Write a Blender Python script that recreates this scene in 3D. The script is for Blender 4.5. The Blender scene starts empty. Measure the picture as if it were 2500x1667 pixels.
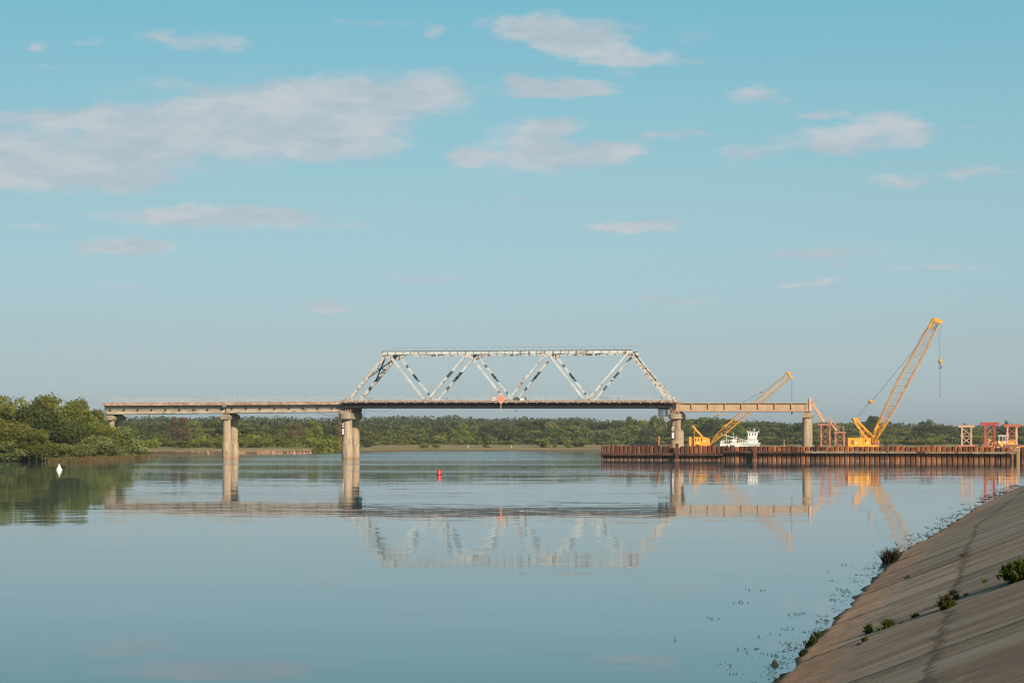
import bpy, math, random
import numpy as np
from mathutils import Vector, Matrix
random.seed(7); RNG = np.random.default_rng(7)
R = math.radians
sc = bpy.context.scene
COL = sc.collection
# ------------------------------------------------------------------ camera
CAMH, F, HZ = 3.2, 4500.0, 1087.0
cam = bpy.data.cameras.new('camera'); cam_o = bpy.data.objects.new('camera', cam); COL.objects.link(cam_o)
cam_o.location = (0, 0, CAMH); cam_o.rotation_euler = (R(90), 0, 0)
cam.sensor_width = 36; cam.lens = 36 * F / 2500; cam.shift_y = (HZ - 833.5) / 2500
cam.clip_start = 0.1; cam.clip_end = 20000
sc.camera = cam_o
def P(px, py, Y):
    return Vector(((px - 1250) * Y / F, Y, CAMH + (HZ - py) * Y / F))
# ------------------------------------------------------------------ light and sky
SUN_EL, SUN_AZ = 25.5, 147.0      # azimuth clockwise from +Y (away from camera)
vt = sc.view_settings; vt.view_transform = 'Standard'; vt.look = 'None'; vt.exposure = 0.32; vt.gamma = 1.0
sun = bpy.data.lights.new('sun', 'SUN'); sun.energy = 4.9; sun.angle = R(0.5); sun.color = (1.0, 0.85, 0.67)
sun_o = bpy.data.objects.new('sun', sun); COL.objects.link(sun_o)
sd = Vector((math.sin(R(SUN_AZ)) * math.cos(R(SUN_EL)), math.cos(R(SUN_AZ)) * math.cos(R(SUN_EL)), math.sin(R(SUN_EL))))
sun_o.rotation_euler = sd.to_track_quat('Z', 'Y').to_euler(); sun_o.location = (0, -50, 80)

class NT:
    def __init__(s, nt): s.nt = nt; s.n = nt.nodes; s.l = nt.links
    def a(s, t, **k):
        nd = s.n.new(t)
        for q, v in k.items(): setattr(nd, q, v)
        return nd
    def L(s, a, b): s.l.new(a, b)
    def val(s, sock, x):
        if hasattr(x, 'is_linked') or isinstance(x, bpy.types.NodeSocket): s.L(x, sock)
        else: sock.default_value = x
    def math(s, op, x, y=None, z=None, clamp=False):
        m = s.a('ShaderNodeMath', operation=op); m.use_clamp = clamp
        s.val(m.inputs[0], x)
        if y is not None: s.val(m.inputs[1], y)
        if z is not None: s.val(m.inputs[2], z)
        return m.outputs[0]
    def vmath(s, op, x, y=None, z=None):
        m = s.a('ShaderNodeVectorMath', operation=op)
        s.val(m.inputs[0], x)
        if y is not None: s.val(m.inputs[1], y)
        if z is not None: s.val(m.inputs[2], z)
        return m.outputs[1] if op in ('LENGTH', 'DOT_PRODUCT') else m.outputs[0]
    def noise(s, vec, scale, detail=4, rough=.5, dist=0.0):
        m = s.a('ShaderNodeTexNoise'); s.L(vec, m.inputs['Vector'])
        m.inputs['Scale'].default_value = scale; m.inputs['Detail'].default_value = detail
        m.inputs['Roughness'].default_value = rough; m.inputs['Distortion'].default_value = dist
        return m
    def mapping(s, vec, loc=(0, 0, 0), scale=(1, 1, 1), rot=(0, 0, 0)):
        m = s.a('ShaderNodeMapping'); s.L(vec, m.inputs[0])
        m.inputs['Location'].default_value = loc; m.inputs['Scale'].default_value = scale; m.inputs['Rotation'].default_value = rot
        return m.outputs[0]
    def mix(s, f, a, b, blend='MIX'):
        m = s.a('ShaderNodeMix', data_type='RGBA', blend_type=blend)
        s.val(m.inputs[0], f)
        for sock, x in ((m.inputs[6], a), (m.inputs[7], b)):
            if isinstance(x, bpy.types.NodeSocket): s.L(x, sock)
            else: sock.default_value = tuple(x)[:3] + (1,)
        return m.outputs[2]
    def step(s, x, lo, hi, o0=0.0, o1=1.0, smooth=True):
        m = s.a('ShaderNodeMapRange'); m.interpolation_type = 'SMOOTHSTEP' if smooth else 'LINEAR'
        s.val(m.inputs[0], x); m.inputs[1].default_value = lo; m.inputs[2].default_value = hi
        m.inputs[3].default_value = o0; m.inputs[4].default_value = o1
        return m.outputs[0]

w = bpy.data.worlds.new("World"); sc.world = w; w.use_nodes = True
W = NT(w.node_tree); W.n.clear()
out = W.a('ShaderNodeOutputWorld'); bg = W.a('ShaderNodeBackground'); W.L(bg.outputs[0], out.inputs[0])
bg.inputs[1].default_value = 0.08
sky = W.a('ShaderNodeTexSky', sky_type='NISHITA'); sky.sun_disc = False
sky.sun_elevation = R(SUN_EL); sky.sun_rotation = R(SUN_AZ); sky.air_density = 1.0; sky.dust_density = 1.0; sky.ozone_density = 1.5
tc = W.a('ShaderNodeTexCoord'); D = tc.outputs['Generated']
sep = W.a('ShaderNodeSeparateXYZ'); W.L(D, sep.inputs[0])
az = W.math('ARCTAN2', sep.outputs[0], sep.outputs[1]); el = W.math('ARCSINE', sep.outputs[2])
# the sky's own colour by elevation: a teal day, paler towards the horizon
tint = W.a('ShaderNodeValToRGB'); W.L(W.math('DIVIDE', el, 0.5, clamp=True), tint.inputs[0])
SKY_T = [(0.0, (.72, .90, 1.30)), (.039, (.715, .885, 1.26)), (.114, (.745, .83, 1.005)), (.263, (.875, 1.02, .95)), (.375, (.845, 1.16, 1.02)), (.476, (.755, 1.245, 1.09)), (1.0, (.76, 1.2, 1.05))]
cr = tint.color_ramp
while len(cr.elements) < len(SKY_T): cr.elements.new(.5)
for e, (p, c) in zip(cr.elements, SKY_T): e.position = p; e.color = c + (1,)
skyc = W.mix(1.0, sky.outputs[0], tint.outputs[0], 'MULTIPLY')
even = W.math('MULTIPLY_ADD', W.math('MINIMUM', W.math('MAXIMUM', az, -.6), .6), .36, 1.0)
skv = W.a('ShaderNodeVectorMath', operation='SCALE'); W.L(skyc, skv.inputs[0]); W.L(even, skv.inputs[3]); skyc = skv.outputs[0]
# clouds: (x, y, rx, ry, amount) in hundredths of the view's angle, fixed in azimuth and elevation
CL = [(640,262,330,62,1.0),(480,335,430,62,1.0),(200,400,270,58,1.1),(160,287,190,24,.8),(900,245,230,62,.9),(300,445,150,24,.6),(820,345,200,42,.8),(1060,215,110,36,.7),(20,410,140,40,.8),
 (410,98,75,20,.6),(515,100,95,24,.7),(900,53,115,11,.6),(1065,73,32,12,.7),(82,120,30,20,.75),(215,105,50,14,.35),(650,163,50,9,.5),(115,165,45,8,.3),
 (560,535,300,24,.85),(640,520,110,17,.5),(400,525,90,14,.4),(310,605,115,19,1.1),(790,745,58,16,.8),(1060,676,130,12,.45),(850,755,90,8,.3),
 (1300,82,90,32,.8),(1400,85,120,38,.9),(1450,120,120,30,.9),(1570,145,115,20,.95),(1220,70,70,30,.4),(1712,148,32,10,.8),(1512,180,26,12,.6),(1690,85,85,18,.45),(1350,28,50,14,.35),(1550,75,40,14,.4),
 (1345,216,140,23,1.0),(1275,203,50,22,.9),(1440,213,70,14,.7),(1300,325,95,42,.85),(1380,308,55,22,.8),(1340,383,200,34,1.1),(1520,372,80,22,.8),(1155,387,55,20,1.1),(1600,335,120,13,.6),(1680,318,50,13,.5),
 (1838,235,48,16,.9),(1920,247,50,13,.5),(1990,280,65,14,.7),(1882,287,28,11,.5),(2080,250,60,9,.3),
 (2000,338,120,26,.8),(2160,312,110,28,.95),(1830,377,100,22,.8),(2090,355,110,18,.7),(2240,325,70,22,.6),(2390,308,80,10,.3),
 (2200,440,85,16,.9),(2370,418,120,12,.8),(1520,557,95,14,.9),(1600,547,62,14,.7),(2010,622,170,15,.6),(2050,652,40,8,.4),(2310,656,140,10,.45),
 (1920,696,42,9,.6),(2010,690,60,10,.75),(1640,732,120,10,.45),(70,550,90,11,.3),(1255,487,60,7,.3),(1330,525,30,6,.3),(330,700,150,9,.2),
 # outside the picture, so that the water mirrors them
 (-300,300,300,50,.8),(2800,250,260,40,.8),(900,-250,350,60,.8),(300,-350,300,50,.7),(1900,-300,400,60,.8)]
SU = 1000.0
uu = W.math('MULTIPLY_ADD', az, F / SU, 1.25)
vv = W.math('MULTIPLY_ADD', el, -F / SU, HZ / SU)
cmb = W.a('ShaderNodeCombineXYZ'); W.L(uu, cmb.inputs[0]); W.L(vv, cmb.inputs[1])
UV = cmb.outputs[0]
st = W.mapping(UV, scale=(1, 2.6, 1))
wn = W.noise(st, 5.0, 6, .6)
warp = W.vmath('MULTIPLY', W.vmath('SUBTRACT', wn.outputs['Color'], (.5, .5, .5)), (.16, .055, 0))
wn2 = W.noise(st, 22.0, 4, .6)
warp2 = W.vmath('MULTIPLY', W.vmath('SUBTRACT', wn2.outputs['Color'], (.5, .5, .5)), (.035, .018, 0))
UVw = W.vmath('ADD', W.vmath('ADD', UV, warp), warp2)
acc = None
for x, y, rx, ry, amp in CL:
    x_, y_ = 1.25 + math.atan((x - 1250) / F) * F / SU, HZ / SU - math.asin((HZ - y) / math.sqrt(F * F + (HZ - y) ** 2 + (x - 1250) ** 2)) * F / SU
    rx_, ry_ = rx * 1.28 / SU, ry * 1.5 / SU
    g = W.a('ShaderNodeTexGradient', gradient_type='SPHERICAL'); W.L(W.mapping(UVw, (-x_ / rx_, -y_ / ry_, 0), (1 / rx_, 1 / ry_, 0)), g.inputs[0])
    acc = W.math('MULTIPLY_ADD', g.outputs[1], amp * (1.5 if y > 470 else 1.0), acc if acc is not None else 0.0)
cn = W.noise(W.mapping(UVw, scale=(1, 2.6, 1)), 8.0, 10, .62)
dens = W.math('ADD', acc, W.math('MULTIPLY', W.math('SUBTRACT', cn.outputs[0], .5), 1.5))
mask = W.math('MULTIPLY', W.step(dens, .05, .85), W.step(acc, .0, .2))
sh = W.noise(W.mapping(UVw, loc=(0, .012, 0), scale=(1, 3.6, 1)), 4.5, 5, .55)
CN2 = W.noise(W.mapping(UVw, loc=(.004, -.030, 0), scale=(1, 2.8, 1)), 7.0, 8, .58)
relief = W.math('SUBTRACT', cn.outputs[0], CN2.outputs[0])
shv = W.math('ADD', W.math('MULTIPLY', sh.outputs[0], .6), W.math('MULTIPLY_ADD', relief, .32, .2))
ccol = W.mix(W.step(shv, .38, .66), (4.35, 5.15, 5.7), (6.0, 6.05, 6.4))
CLOUD_MIX = .82
final = W.mix(W.math('MULTIPLY', mask, CLOUD_MIX), skyc, ccol)
# below the horizon: dull ground tone
final = W.mix(W.step(el, -.02, -.001, 1, 0), final, (1.0, 1.1, 1.0))
W.L(final, bg.inputs[0])
w.cycles.sampling_method = 'MANUAL'; w.cycles.sample_map_resolution = 512
sc.cycles.use_denoising = True; sc.cycles.filter_width = 1.15
sc.cycles.max_bounces = 6; sc.cycles.diffuse_bounces = 2; sc.cycles.glossy_bounces = 3; sc.cycles.transparent_max_bounces = 4
sc.cycles.caustics_reflective = False; sc.cycles.caustics_refractive = False

# ------------------------------------------------------------------ helpers
def tag(o, label=None, cat=None, group=None, kind=None):
    if label: o['label'] = label
    if cat: o['category'] = cat
    if group: o['group'] = group
    if kind: o['kind'] = kind
    return o
def thing(name, label, cat, loc=(0, 0, 0), rz=0.0, group=None):
    o = bpy.data.objects.new(name, None); COL.objects.link(o); o.empty_display_size = .5
    o.location = loc; o.rotation_euler = (0, 0, rz)
    return tag(o, label, cat, group)
class MB:
    def __init__(s): s.v = []; s.f = []; s.m = []; s.sm = []
    def add(s, vs, fs, mi=0, smooth=False):
        b = len(s.v); s.v += [tuple(v) for v in vs]
        for f in fs: s.f.append(tuple(b + i for i in f)); s.m.append(mi); s.sm.append(smooth)
        return s
    def box(s, x0, x1, y0, y1, z0, z1, mi=0):
        return s.add([(x, y, z) for x in (x0, x1) for y in (y0, y1) for z in (z0, z1)],
              [(0,1,3,2),(4,6,7,5),(0,4,5,1),(2,3,7,6),(0,2,6,4),(1,5,7,3)], mi)
    def beam(s, p, q, wd, ht, up=(0, 1, 0), mi=0, t0=0., t1=1., w1=None, h1=None):
        p = Vector(p); q = Vector(q); d = (q - p); a = p + d * t0; b = p + d * t1; d.normalize()
        u = Vector(up); r = d.cross(u)
        if r.length < 1e-4: r = d.cross(Vector((1, 0, 0)))
        r.normalize(); u = r.cross(d)
        vs = []
        for c, ww, hh in ((a, wd, ht), (b, w1 or wd, h1 or ht)):
            for i, j in ((-1, -1), (1, -1), (1, 1), (-1, 1)): vs.append(c + r * (i * hh / 2) + u * (j * ww / 2))
        return s.add(vs, [(0,3,2,1),(4,5,6,7),(0,1,5,4),(1,2,6,5),(2,3,7,6),(3,0,4,7)], mi)
    def tube(s, p, q, r, n=6, r1=None, mi=0, caps=True, smooth=True):
        p = Vector(p); q = Vector(q); d = (q - p).normalized()
        a = d.orthogonal().normalized(); b = d.cross(a); r1 = r if r1 is None else r1
        vs = []
        for c, rr in ((p, r), (q, r1)):
            for i in range(n):
                t = 2 * math.pi * i / n; vs.append(c + a * math.cos(t) * rr + b * math.sin(t) * rr)
        fs = [(i, (i + 1) % n, n + (i + 1) % n, n + i) for i in range(n)]
        s.add(vs, fs, mi, smooth)
        if caps: s.add(vs, [tuple(range(n - 1, -1, -1)), tuple(range(n, 2 * n))], mi)
        return s
    def path(s, pts, r, n=5, mi=0):
        for a, b in zip(pts, pts[1:]): s.tube(a, b, r, n, mi=mi)
        return s
    def lathe(s, prof, c=(0, 0, 0), n=20, mi=0, smooth=True, sx=1., sy=1., ang0=0.):
        vs = []; c = Vector(c)
        for r, z in prof:
            for i in range(n):
                t = ang0 + 2 * math.pi * i / n; vs.append(c + Vector((r * sx * math.cos(t), r * sy * math.sin(t), z)))
        fs = [(k * n + i, k * n + (i + 1) % n, (k + 1) * n + (i + 1) % n, (k + 1) * n + i) for k in range(len(prof) - 1) for i in range(n)]
        s.add(vs, fs, mi, smooth)
        b = len(prof) - 1
        s.add(vs, [tuple(range(n - 1, -1, -1)), tuple(b * n + i for i in range(n))], mi)
        return s
    def prism(s, pts, y0, y1, mi=0):      # polygon in x,z extruded along y
        n = len(pts); vs = [(x, y0, z) for x, z in pts] + [(x, y1, z) for x, z in pts]
        return s.add(vs, [tuple(range(n)), tuple(range(2 * n - 1, n - 1, -1))] + [(i, n + i, n + (i + 1) % n, (i + 1) % n) for i in range(n)], mi)
    def mesh(s, name, mats, zfun=None):
        me = bpy.data.meshes.new(name)
        vs = s.v if zfun is None else [(x, y, z + zfun(x)) for x, y, z in s.v]
        me.from_pydata(vs, [], s.f); me.polygons.foreach_set('material_index', s.m); me.polygons.foreach_set('use_smooth', s.sm)
        for m in (mats if isinstance(mats, (list, tuple)) else [mats]): me.materials.append(m)
        me.update(); return me
    def build(s, name, mats, parent=None, loc=(0, 0, 0), rz=0.0, zfun=None):
        o = bpy.data.objects.new(name, s.mesh(name, mats, zfun)); COL.objects.link(o)
        o.location = loc; o.rotation_euler = (0, 0, rz)
        if parent: o.parent = parent
        return o
def quads_mesh(name, V, mat, mids=None, smooth=False):   # V: (n,4,3) array
    n = len(V); me = bpy.data.meshes.new(name)
    me.vertices.add(n * 4); me.vertices.foreach_set('co', V.reshape(-1).astype(np.float32))
    me.loops.add(n * 4); me.loops.foreach_set('vertex_index', np.arange(n * 4, dtype=np.int32))
    me.polygons.add(n); me.polygons.foreach_set('loop_start', np.arange(0, n * 4, 4, dtype=np.int32))
    me.polygons.foreach_set('loop_total', np.full(n, 4, dtype=np.int32))
    for m in (mat if isinstance(mat, (list, tuple)) else [mat]): me.materials.append(m)
    if mids is not None: me.polygons.foreach_set('material_index', mids.astype(np.int32))
    me.update(calc_edges=True); me.validate(); return me

def pmat(name, c1, c2=None, scale=1.0, rough=.8, detail=6, lo=.35, hi=.65, stretch=(1, 1, 1), metal=0., c3=None, s3=4., t3=(.6, .68), objvar=0., bump=0., bscale=10., spec=.3, coords='Object', st3=(1, 1, 1), band=None, rings=0):
    m = bpy.data.materials.new(name); m.use_nodes = True; N = NT(m.node_tree)
    b = N.n['Principled BSDF']; b.inputs['Roughness'].default_value = rough; b.inputs['Metallic'].default_value = metal
    b.inputs['Specular IOR Level'].default_value = spec
    tcn = N.a('ShaderNodeTexCoord'); co = tcn.outputs[coords]
    oi = N.a('ShaderNodeObjectInfo')
    if coords == 'Object':
        off = N.math('MULTIPLY', oi.outputs['Random'], 57.0); cx = N.a('ShaderNodeCombineXYZ'); N.L(off, cx.inputs[0]); N.L(off, cx.inputs[1])
        co = N.vmath('ADD', co, cx.outputs[0])
    col = tuple(c1) + (1,)
    if c2 is not None:
        n1 = N.noise(N.mapping(co, scale=stretch), scale, detail, .6)
        col = N.mix(N.step(n1.outputs[0], lo, hi), c1, c2)
    if c3 is not None:
        n2 = N.noise(N.mapping(co, scale=st3), s3, 7, .65)
        col = N.mix(N.step(n2.outputs[0], *t3), col, c3)
    if band is not None:           # (height, softness, colour): a deposit left by the water below that height
        g = N.a('ShaderNodeNewGeometry'); sp = N.a('ShaderNodeSeparateXYZ'); N.L(g.outputs['Position'], sp.inputs[0])
        nb = N.noise(co, 2.0, 4)
        zz = N.math('ADD', sp.outputs[2], N.math('MULTIPLY', N.math('SUBTRACT', nb.outputs[0], .5), band[1] * 2))
        col = N.mix(N.step(zz, band[0] - band[1], band[0] + band[1], .8, 0), col, band[2])
    if rings:
        g2 = N.a('ShaderNodeNewGeometry'); sp2 = N.a('ShaderNodeSeparateXYZ'); N.L(g2.outputs['Position'], sp2.inputs[0])
        fr_ = N.math('ABSOLUTE', N.math('SUBTRACT', N.math('FRACT', N.math('DIVIDE', sp2.outputs[2], rings)), .5))
        col = N.mix(N.step(fr_, 0, .04, .5, 0), col, (.16, .12, .09))
    if objvar:
        hsv = N.a('ShaderNodeHueSaturation'); N.val(hsv.inputs['Color'], col)
        N.L(N.math('MULTIPLY_ADD', oi.outputs['Random'], 2 * objvar, 1 - objvar), hsv.inputs['Value']); col = hsv.outputs[0]
    N.val(b.inputs['Base Color'], col)
    if bump:
        nb = N.noise(co, bscale, 6, .6); bp = N.a('ShaderNodeBump'); bp.inputs['Strength'].default_value = bump; bp.inputs['Distance'].default_value = .05
        N.L(nb.outputs[0], bp.inputs['Height']); N.L(bp.outputs[0], b.inputs['Normal'])
    return m
def leafmat(name, ca, cb, cc=None, var=.18, hue=.015, trans=.35, scale=1.2):
    m = bpy.data.materials.new(name); m.use_nodes = True; N = NT(m.node_tree); N.n.clear()
    o = N.a('ShaderNodeOutputMaterial'); tcn = N.a('ShaderNodeTexCoord'); oi = N.a('ShaderNodeObjectInfo')
    n1 = N.noise(tcn.outputs['Object'], scale, 3, .6); g = N.a('ShaderNodeNewGeometry')
    n2 = N.noise(tcn.outputs['Object'], scale * 14, 1, .5)
    f = N.math('ADD', N.math('MULTIPLY', n1.outputs[0], .6), N.math('MULTIPLY', n2.outputs[0], .4))
    col = N.mix(N.step(f, .38, .62), ca, cb)
    h = N.a('ShaderNodeHueSaturation'); N.L(col, h.inputs['Color'])
    N.L(N.math('MULTIPLY_ADD', oi.outputs['Random'], 2 * var, 1 - var), h.inputs['Value'])
    N.L(N.math('MULTIPLY_ADD', N.math('FRACT', N.math('MULTIPLY', oi.outputs['Random'], 7.3)), 2 * hue, .5 - hue), h.inputs['Hue'])
    d = N.a('ShaderNodeBsdfDiffuse'); t = N.a('ShaderNodeBsdfTranslucent'); N.L(h.outputs[0], d.inputs[0]); N.L(h.outputs[0], t.inputs[0])
    mx = N.a('ShaderNodeMixShader'); mx.inputs[0].default_value = trans; N.L(d.outputs[0], mx.inputs[1]); N.L(t.outputs[0], mx.inputs[2])
    N.L(mx.outputs[0], o.inputs[0]); return m

M = {}
M['concrete'] = pmat('weathered_concrete', (.36, .28, .20), (.25, .19, .14), .35, .9, c3=(.17, .13, .10), s3=.9, t3=(.60, .78), stretch=(1, 1, .35), st3=(1.6, 1.6, .3), bump=.3, bscale=4)
M['beam_concrete'] = pmat('pale_beam_concrete', (.47, .385, .295), (.37, .29, .22), .5, .9, c3=(.20, .14, .10), s3=1.2, t3=(.52, .68), st3=(.5, .5, 1.6), bump=.3, bscale=4)
M['tan_concrete'] = pmat('tan_beam_concrete', (.46, .32, .215), (.38, .26, .175), .6, .9, c3=(.27, .18, .12), s3=1.0, t3=(.55, .8), bump=.3, bscale=4)
M['pier_concrete'] = pmat('pier_concrete', (.40, .295, .205), (.30, .218, .150), .5, .92, c3=(.17, .125, .09), s3=.8, t3=(.50, .66), stretch=(1.5, 1.5, .25), st3=(2.2, 2.2, .25), bump=.35, bscale=5, band=(.45, .16, (.36, .19, .11)), rings=1.95)
M['slab_edge'] = pmat('rusty_slab_edge', (.44, .33, .24), (.30, .17, .11), .9, .9, c3=(.14, .09, .07), s3=2.0, t3=(.56, .7), bump=.4)
M['white_paint'] = pmat('peeling_white_paint', (.56, .565, .56), (.42, .42, .415), .5, .6, c3=(.25, .10, .055), s3=.55, t3=(.58, .62), st3=(1, 1, 1), spec=.4)
M['white_paint_worn'] = pmat('worn_white_paint', (.54, .525, .50), (.38, .345, .32), 1.2, .65, c3=(.22, .11, .07), s3=1.6, t3=(.53, .6), spec=.4)
M['slate_paint'] = pmat('slate_patch_paint', (.045, .075, .08), (.06, .09, .095), 2, .6)
M['rail_paint'] = pmat('pale_rail_paint', (.42, .45, .47), (.32, .32, .32), 1.0, .6, c3=(.26, .18, .14), s3=1.2, t3=(.6, .7))
M['dark_steel'] = pmat('dark_steel', (.022, .026, .03), (.04, .036, .034), .8, .6, c3=(.10, .06, .04), s3=.8, t3=(.66, .74), st3=(.3, 1, 3))
M['rust_edge'] = pmat('rusty_deck_edge', (.45, .35, .28), (.24, .12, .08), 1.6, .85, c3=(.11, .06, .05), s3=2.2, t3=(.52, .6), st3=(1, 1, 2))
RB = (.42, (.30, .17, .10))
M['rust_dark'] = pmat('dark_sheet_pile_rust', (.135, .050, .032), (.20, .082, .05), 1.1, .85, c3=(.075, .035, .028), s3=1.5, t3=(.52, .7), objvar=.45, bump=.3, stretch=(2, 2, .6), band=(.36, .07, (.27, .15, .095)))
M['rust_orange'] = pmat('orange_sheet_pile_rust', (.40, .135, .050), (.26, .088, .042), 1.2, .85, c3=(.10, .042, .03), s3=1.5, t3=(.55, .7), objvar=.40, bump=.3, stretch=(2, 2, .5), band=(.40, .08, (.33, .16, .085)))
M['wale_rust'] = pmat('wale_rust', (.21, .105, .07), (.12, .06, .05), 1.0, .8, c3=(.32, .20, .15), s3=2.0, t3=(.55, .65), stretch=(.4, 1, 1))
M['wale_pale'] = pmat('pale_painted_wale', (.56, .42, .31), (.42, .24, .14), .9, .75, c3=(.20, .075, .04), s3=1.4, t3=(.55, .64), stretch=(.6, 1, 2))
M['crane_yellow'] = pmat('crane_yellow', (.68, .31, .018), (.58, .25, .015), .8, .5, c3=(.30, .12, .03), s3=2.2, t3=(.66, .75), spec=.4)
M['boom_orange'] = pmat('boom_orange', (.62, .27, .045), (.60, .32, .10), .8, .6, spec=.4)
M['boom_ochre'] = pmat('boom_ochre', (.62, .28, .03), (.52, .22, .03), .8, .6, spec=.4)
M['glass_dark'] = pmat('dark_window_glass', (.03, .035, .04), None, 1, .15, spec=.6)
M['brace_shade'] = pmat('painted_shade_brace', (.34, .17, .06), (.22, .12, .06), 1.2, .7)  # bracing coloured darker than the chords, its shadow sides put into the paint
M['rope'] = pmat('steel_rope', (.09, .10, .11), (.13, .14, .15), 3, .6)
M['black'] = pmat('black_grime', (.018, .017, .016), (.03, .028, .026), 2, .8)
M['boat_white'] = pmat('boat_white_paint', (.68, .65, .61), (.58, .54, .50), .8, .5, c3=(.4, .28, .22), s3=1.5, t3=(.66, .75), spec=.45)
M['boat_dark'] = pmat('boat_hull_black', (.03, .03, .035), (.06, .045, .04), 1, .6)
M['blue_paint'] = pmat('light_blue_paint', (.12, .32, .46), None, 1, .6)
M['pink_steel'] = pmat('faded_pink_steel', (.44, .20, .14), (.36, .13, .095), 1.5, .7, c3=(.3, .1, .08), s3=2, t3=(.6, .7))
M['red_steel'] = pmat('red_pink_steel', (.46, .085, .075), (.34, .06, .05), 1.5, .7)
M['orange_steel'] = pmat('orange_red_steel', (.45, .13, .07), (.36, .10, .06), 1.5, .7, c3=(.25, .08, .05), s3=2, t3=(.6, .7))
M['salmon_steel'] = pmat('salmon_steel', (.62, .37, .26), (.5, .27, .2), 1.5, .7)
M['tan_steel'] = pmat('tan_steel', (.50, .36, .26), (.42, .24, .18), 1.5, .7)
M['amber_steel'] = pmat('amber_stair_steel', (.62, .33, .13), (.55, .27, .12), 1.5, .7)
M['brown_red_steel'] = pmat('brown_red_steel', (.28, .12, .09), (.22, .09, .07), 1.5, .8)
M['buoy_white'] = pmat('buoy_white', (.78, .70, .63), (.70, .62, .56), 2, .5, spec=.4)
M['buoy_red'] = pmat('buoy_red', (.62, .025, .035), (.5, .02, .03), 2, .45, spec=.5)
M['sign_orange'] = pmat('faded_orange_sign', (.66, .30, .20), (.60, .24, .16), 1.6, .7, c3=(.5, .16, .12), s3=2.4, t3=(.58, .68))
M['sign_pink'] = pmat('faded_pink_sign_edge', (.66, .33, .31), None, 1, .7)
M['sign_white'] = pmat('sign_white', (.76, .70, .66), None, 1, .6)
M['sign_red'] = pmat('sign_red_frame', (.32, .08, .09), None, 1, .6)
M['lamp_pole'] = pmat('pale_pole_paint', (.38, .40, .38), (.27, .26, .24), 1, .5)
M['sand'] = pmat('ochre_sand', (.42, .24, .12), (.33, .18, .09), .8, .95, bump=.5)
M['clay'] = pmat('red_clay', (.36, .21, .13), (.24, .125, .08), 1.5, .95, bump=.5)
M['bark'] = pmat('grey_brown_bark', (.10, .075, .055), (.055, .042, .034), 3, .95)
M['shade_bark'] = pmat('painted_shade_bark', (.035, .028, .022), (.02, .017, .014), 3, .95)  # bark colour darkened to stand for the shade beneath the willow crowns
M['birch'] = pmat('pale_birch_bark', (.5, .48, .44), (.3, .28, .25), 3, .9)
M['rubber'] = pmat('grey_tyre', (.07, .07, .075), (.12, .11, .105), 3, .85)
M['bird'] = pmat('dark_bird', (.03, .03, .035), None, 1, .8)
M['gauge'] = pmat('gauge_white', (.66, .64, .64), None, 1, .6)
L_will = leafmat('willow_leaves', (.095, .112, .022), (.245, .235, .062), scale=.35)
L_will2 = leafmat('pale_willow_leaves', (.130, .145, .045), (.27, .27, .10), scale=.5)
L_dark = leafmat('dark_tree_leaves', (.058, .076, .022), (.125, .132, .045), scale=.35)
L_mid = leafmat('mid_tree_leaves', (.095, .118, .028), (.205, .205, .058), var=.30, scale=.3)
L_bush = leafmat('bright_bush_leaves', (.135, .165, .022), (.25, .255, .048), var=.22, scale=.4)
L_brown = leafmat('brown_red_leaves', (.135, .092, .055), (.22, .155, .09), scale=.4)
L_pine = leafmat('pine_needles', (.055, .072, .038), (.115, .122, .065), var=.2, scale=.05)
L_weed = leafmat('weed_leaves', (.040, .062, .012), (.10, .125, .028), scale=6)
L_redweed = leafmat('reddish_weed_leaves', (.10, .06, .03), (.13, .12, .03), scale=6)
L_dry = leafmat('dry_stalks', (.045, .028, .018), (.09, .05, .03), scale=6)
L_reed = leafmat('dry_reeds', (.27, .14, .095), (.20, .14, .07), scale=.8, var=.1)
L_reedd = leafmat('old_brown_reeds', (.11, .055, .035), (.07, .045, .025), scale=.8, var=.1)
L_alga = leafmat('dark_water_weed', (.012, .022, .010), (.035, .05, .018), scale=4, trans=.1)

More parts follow.
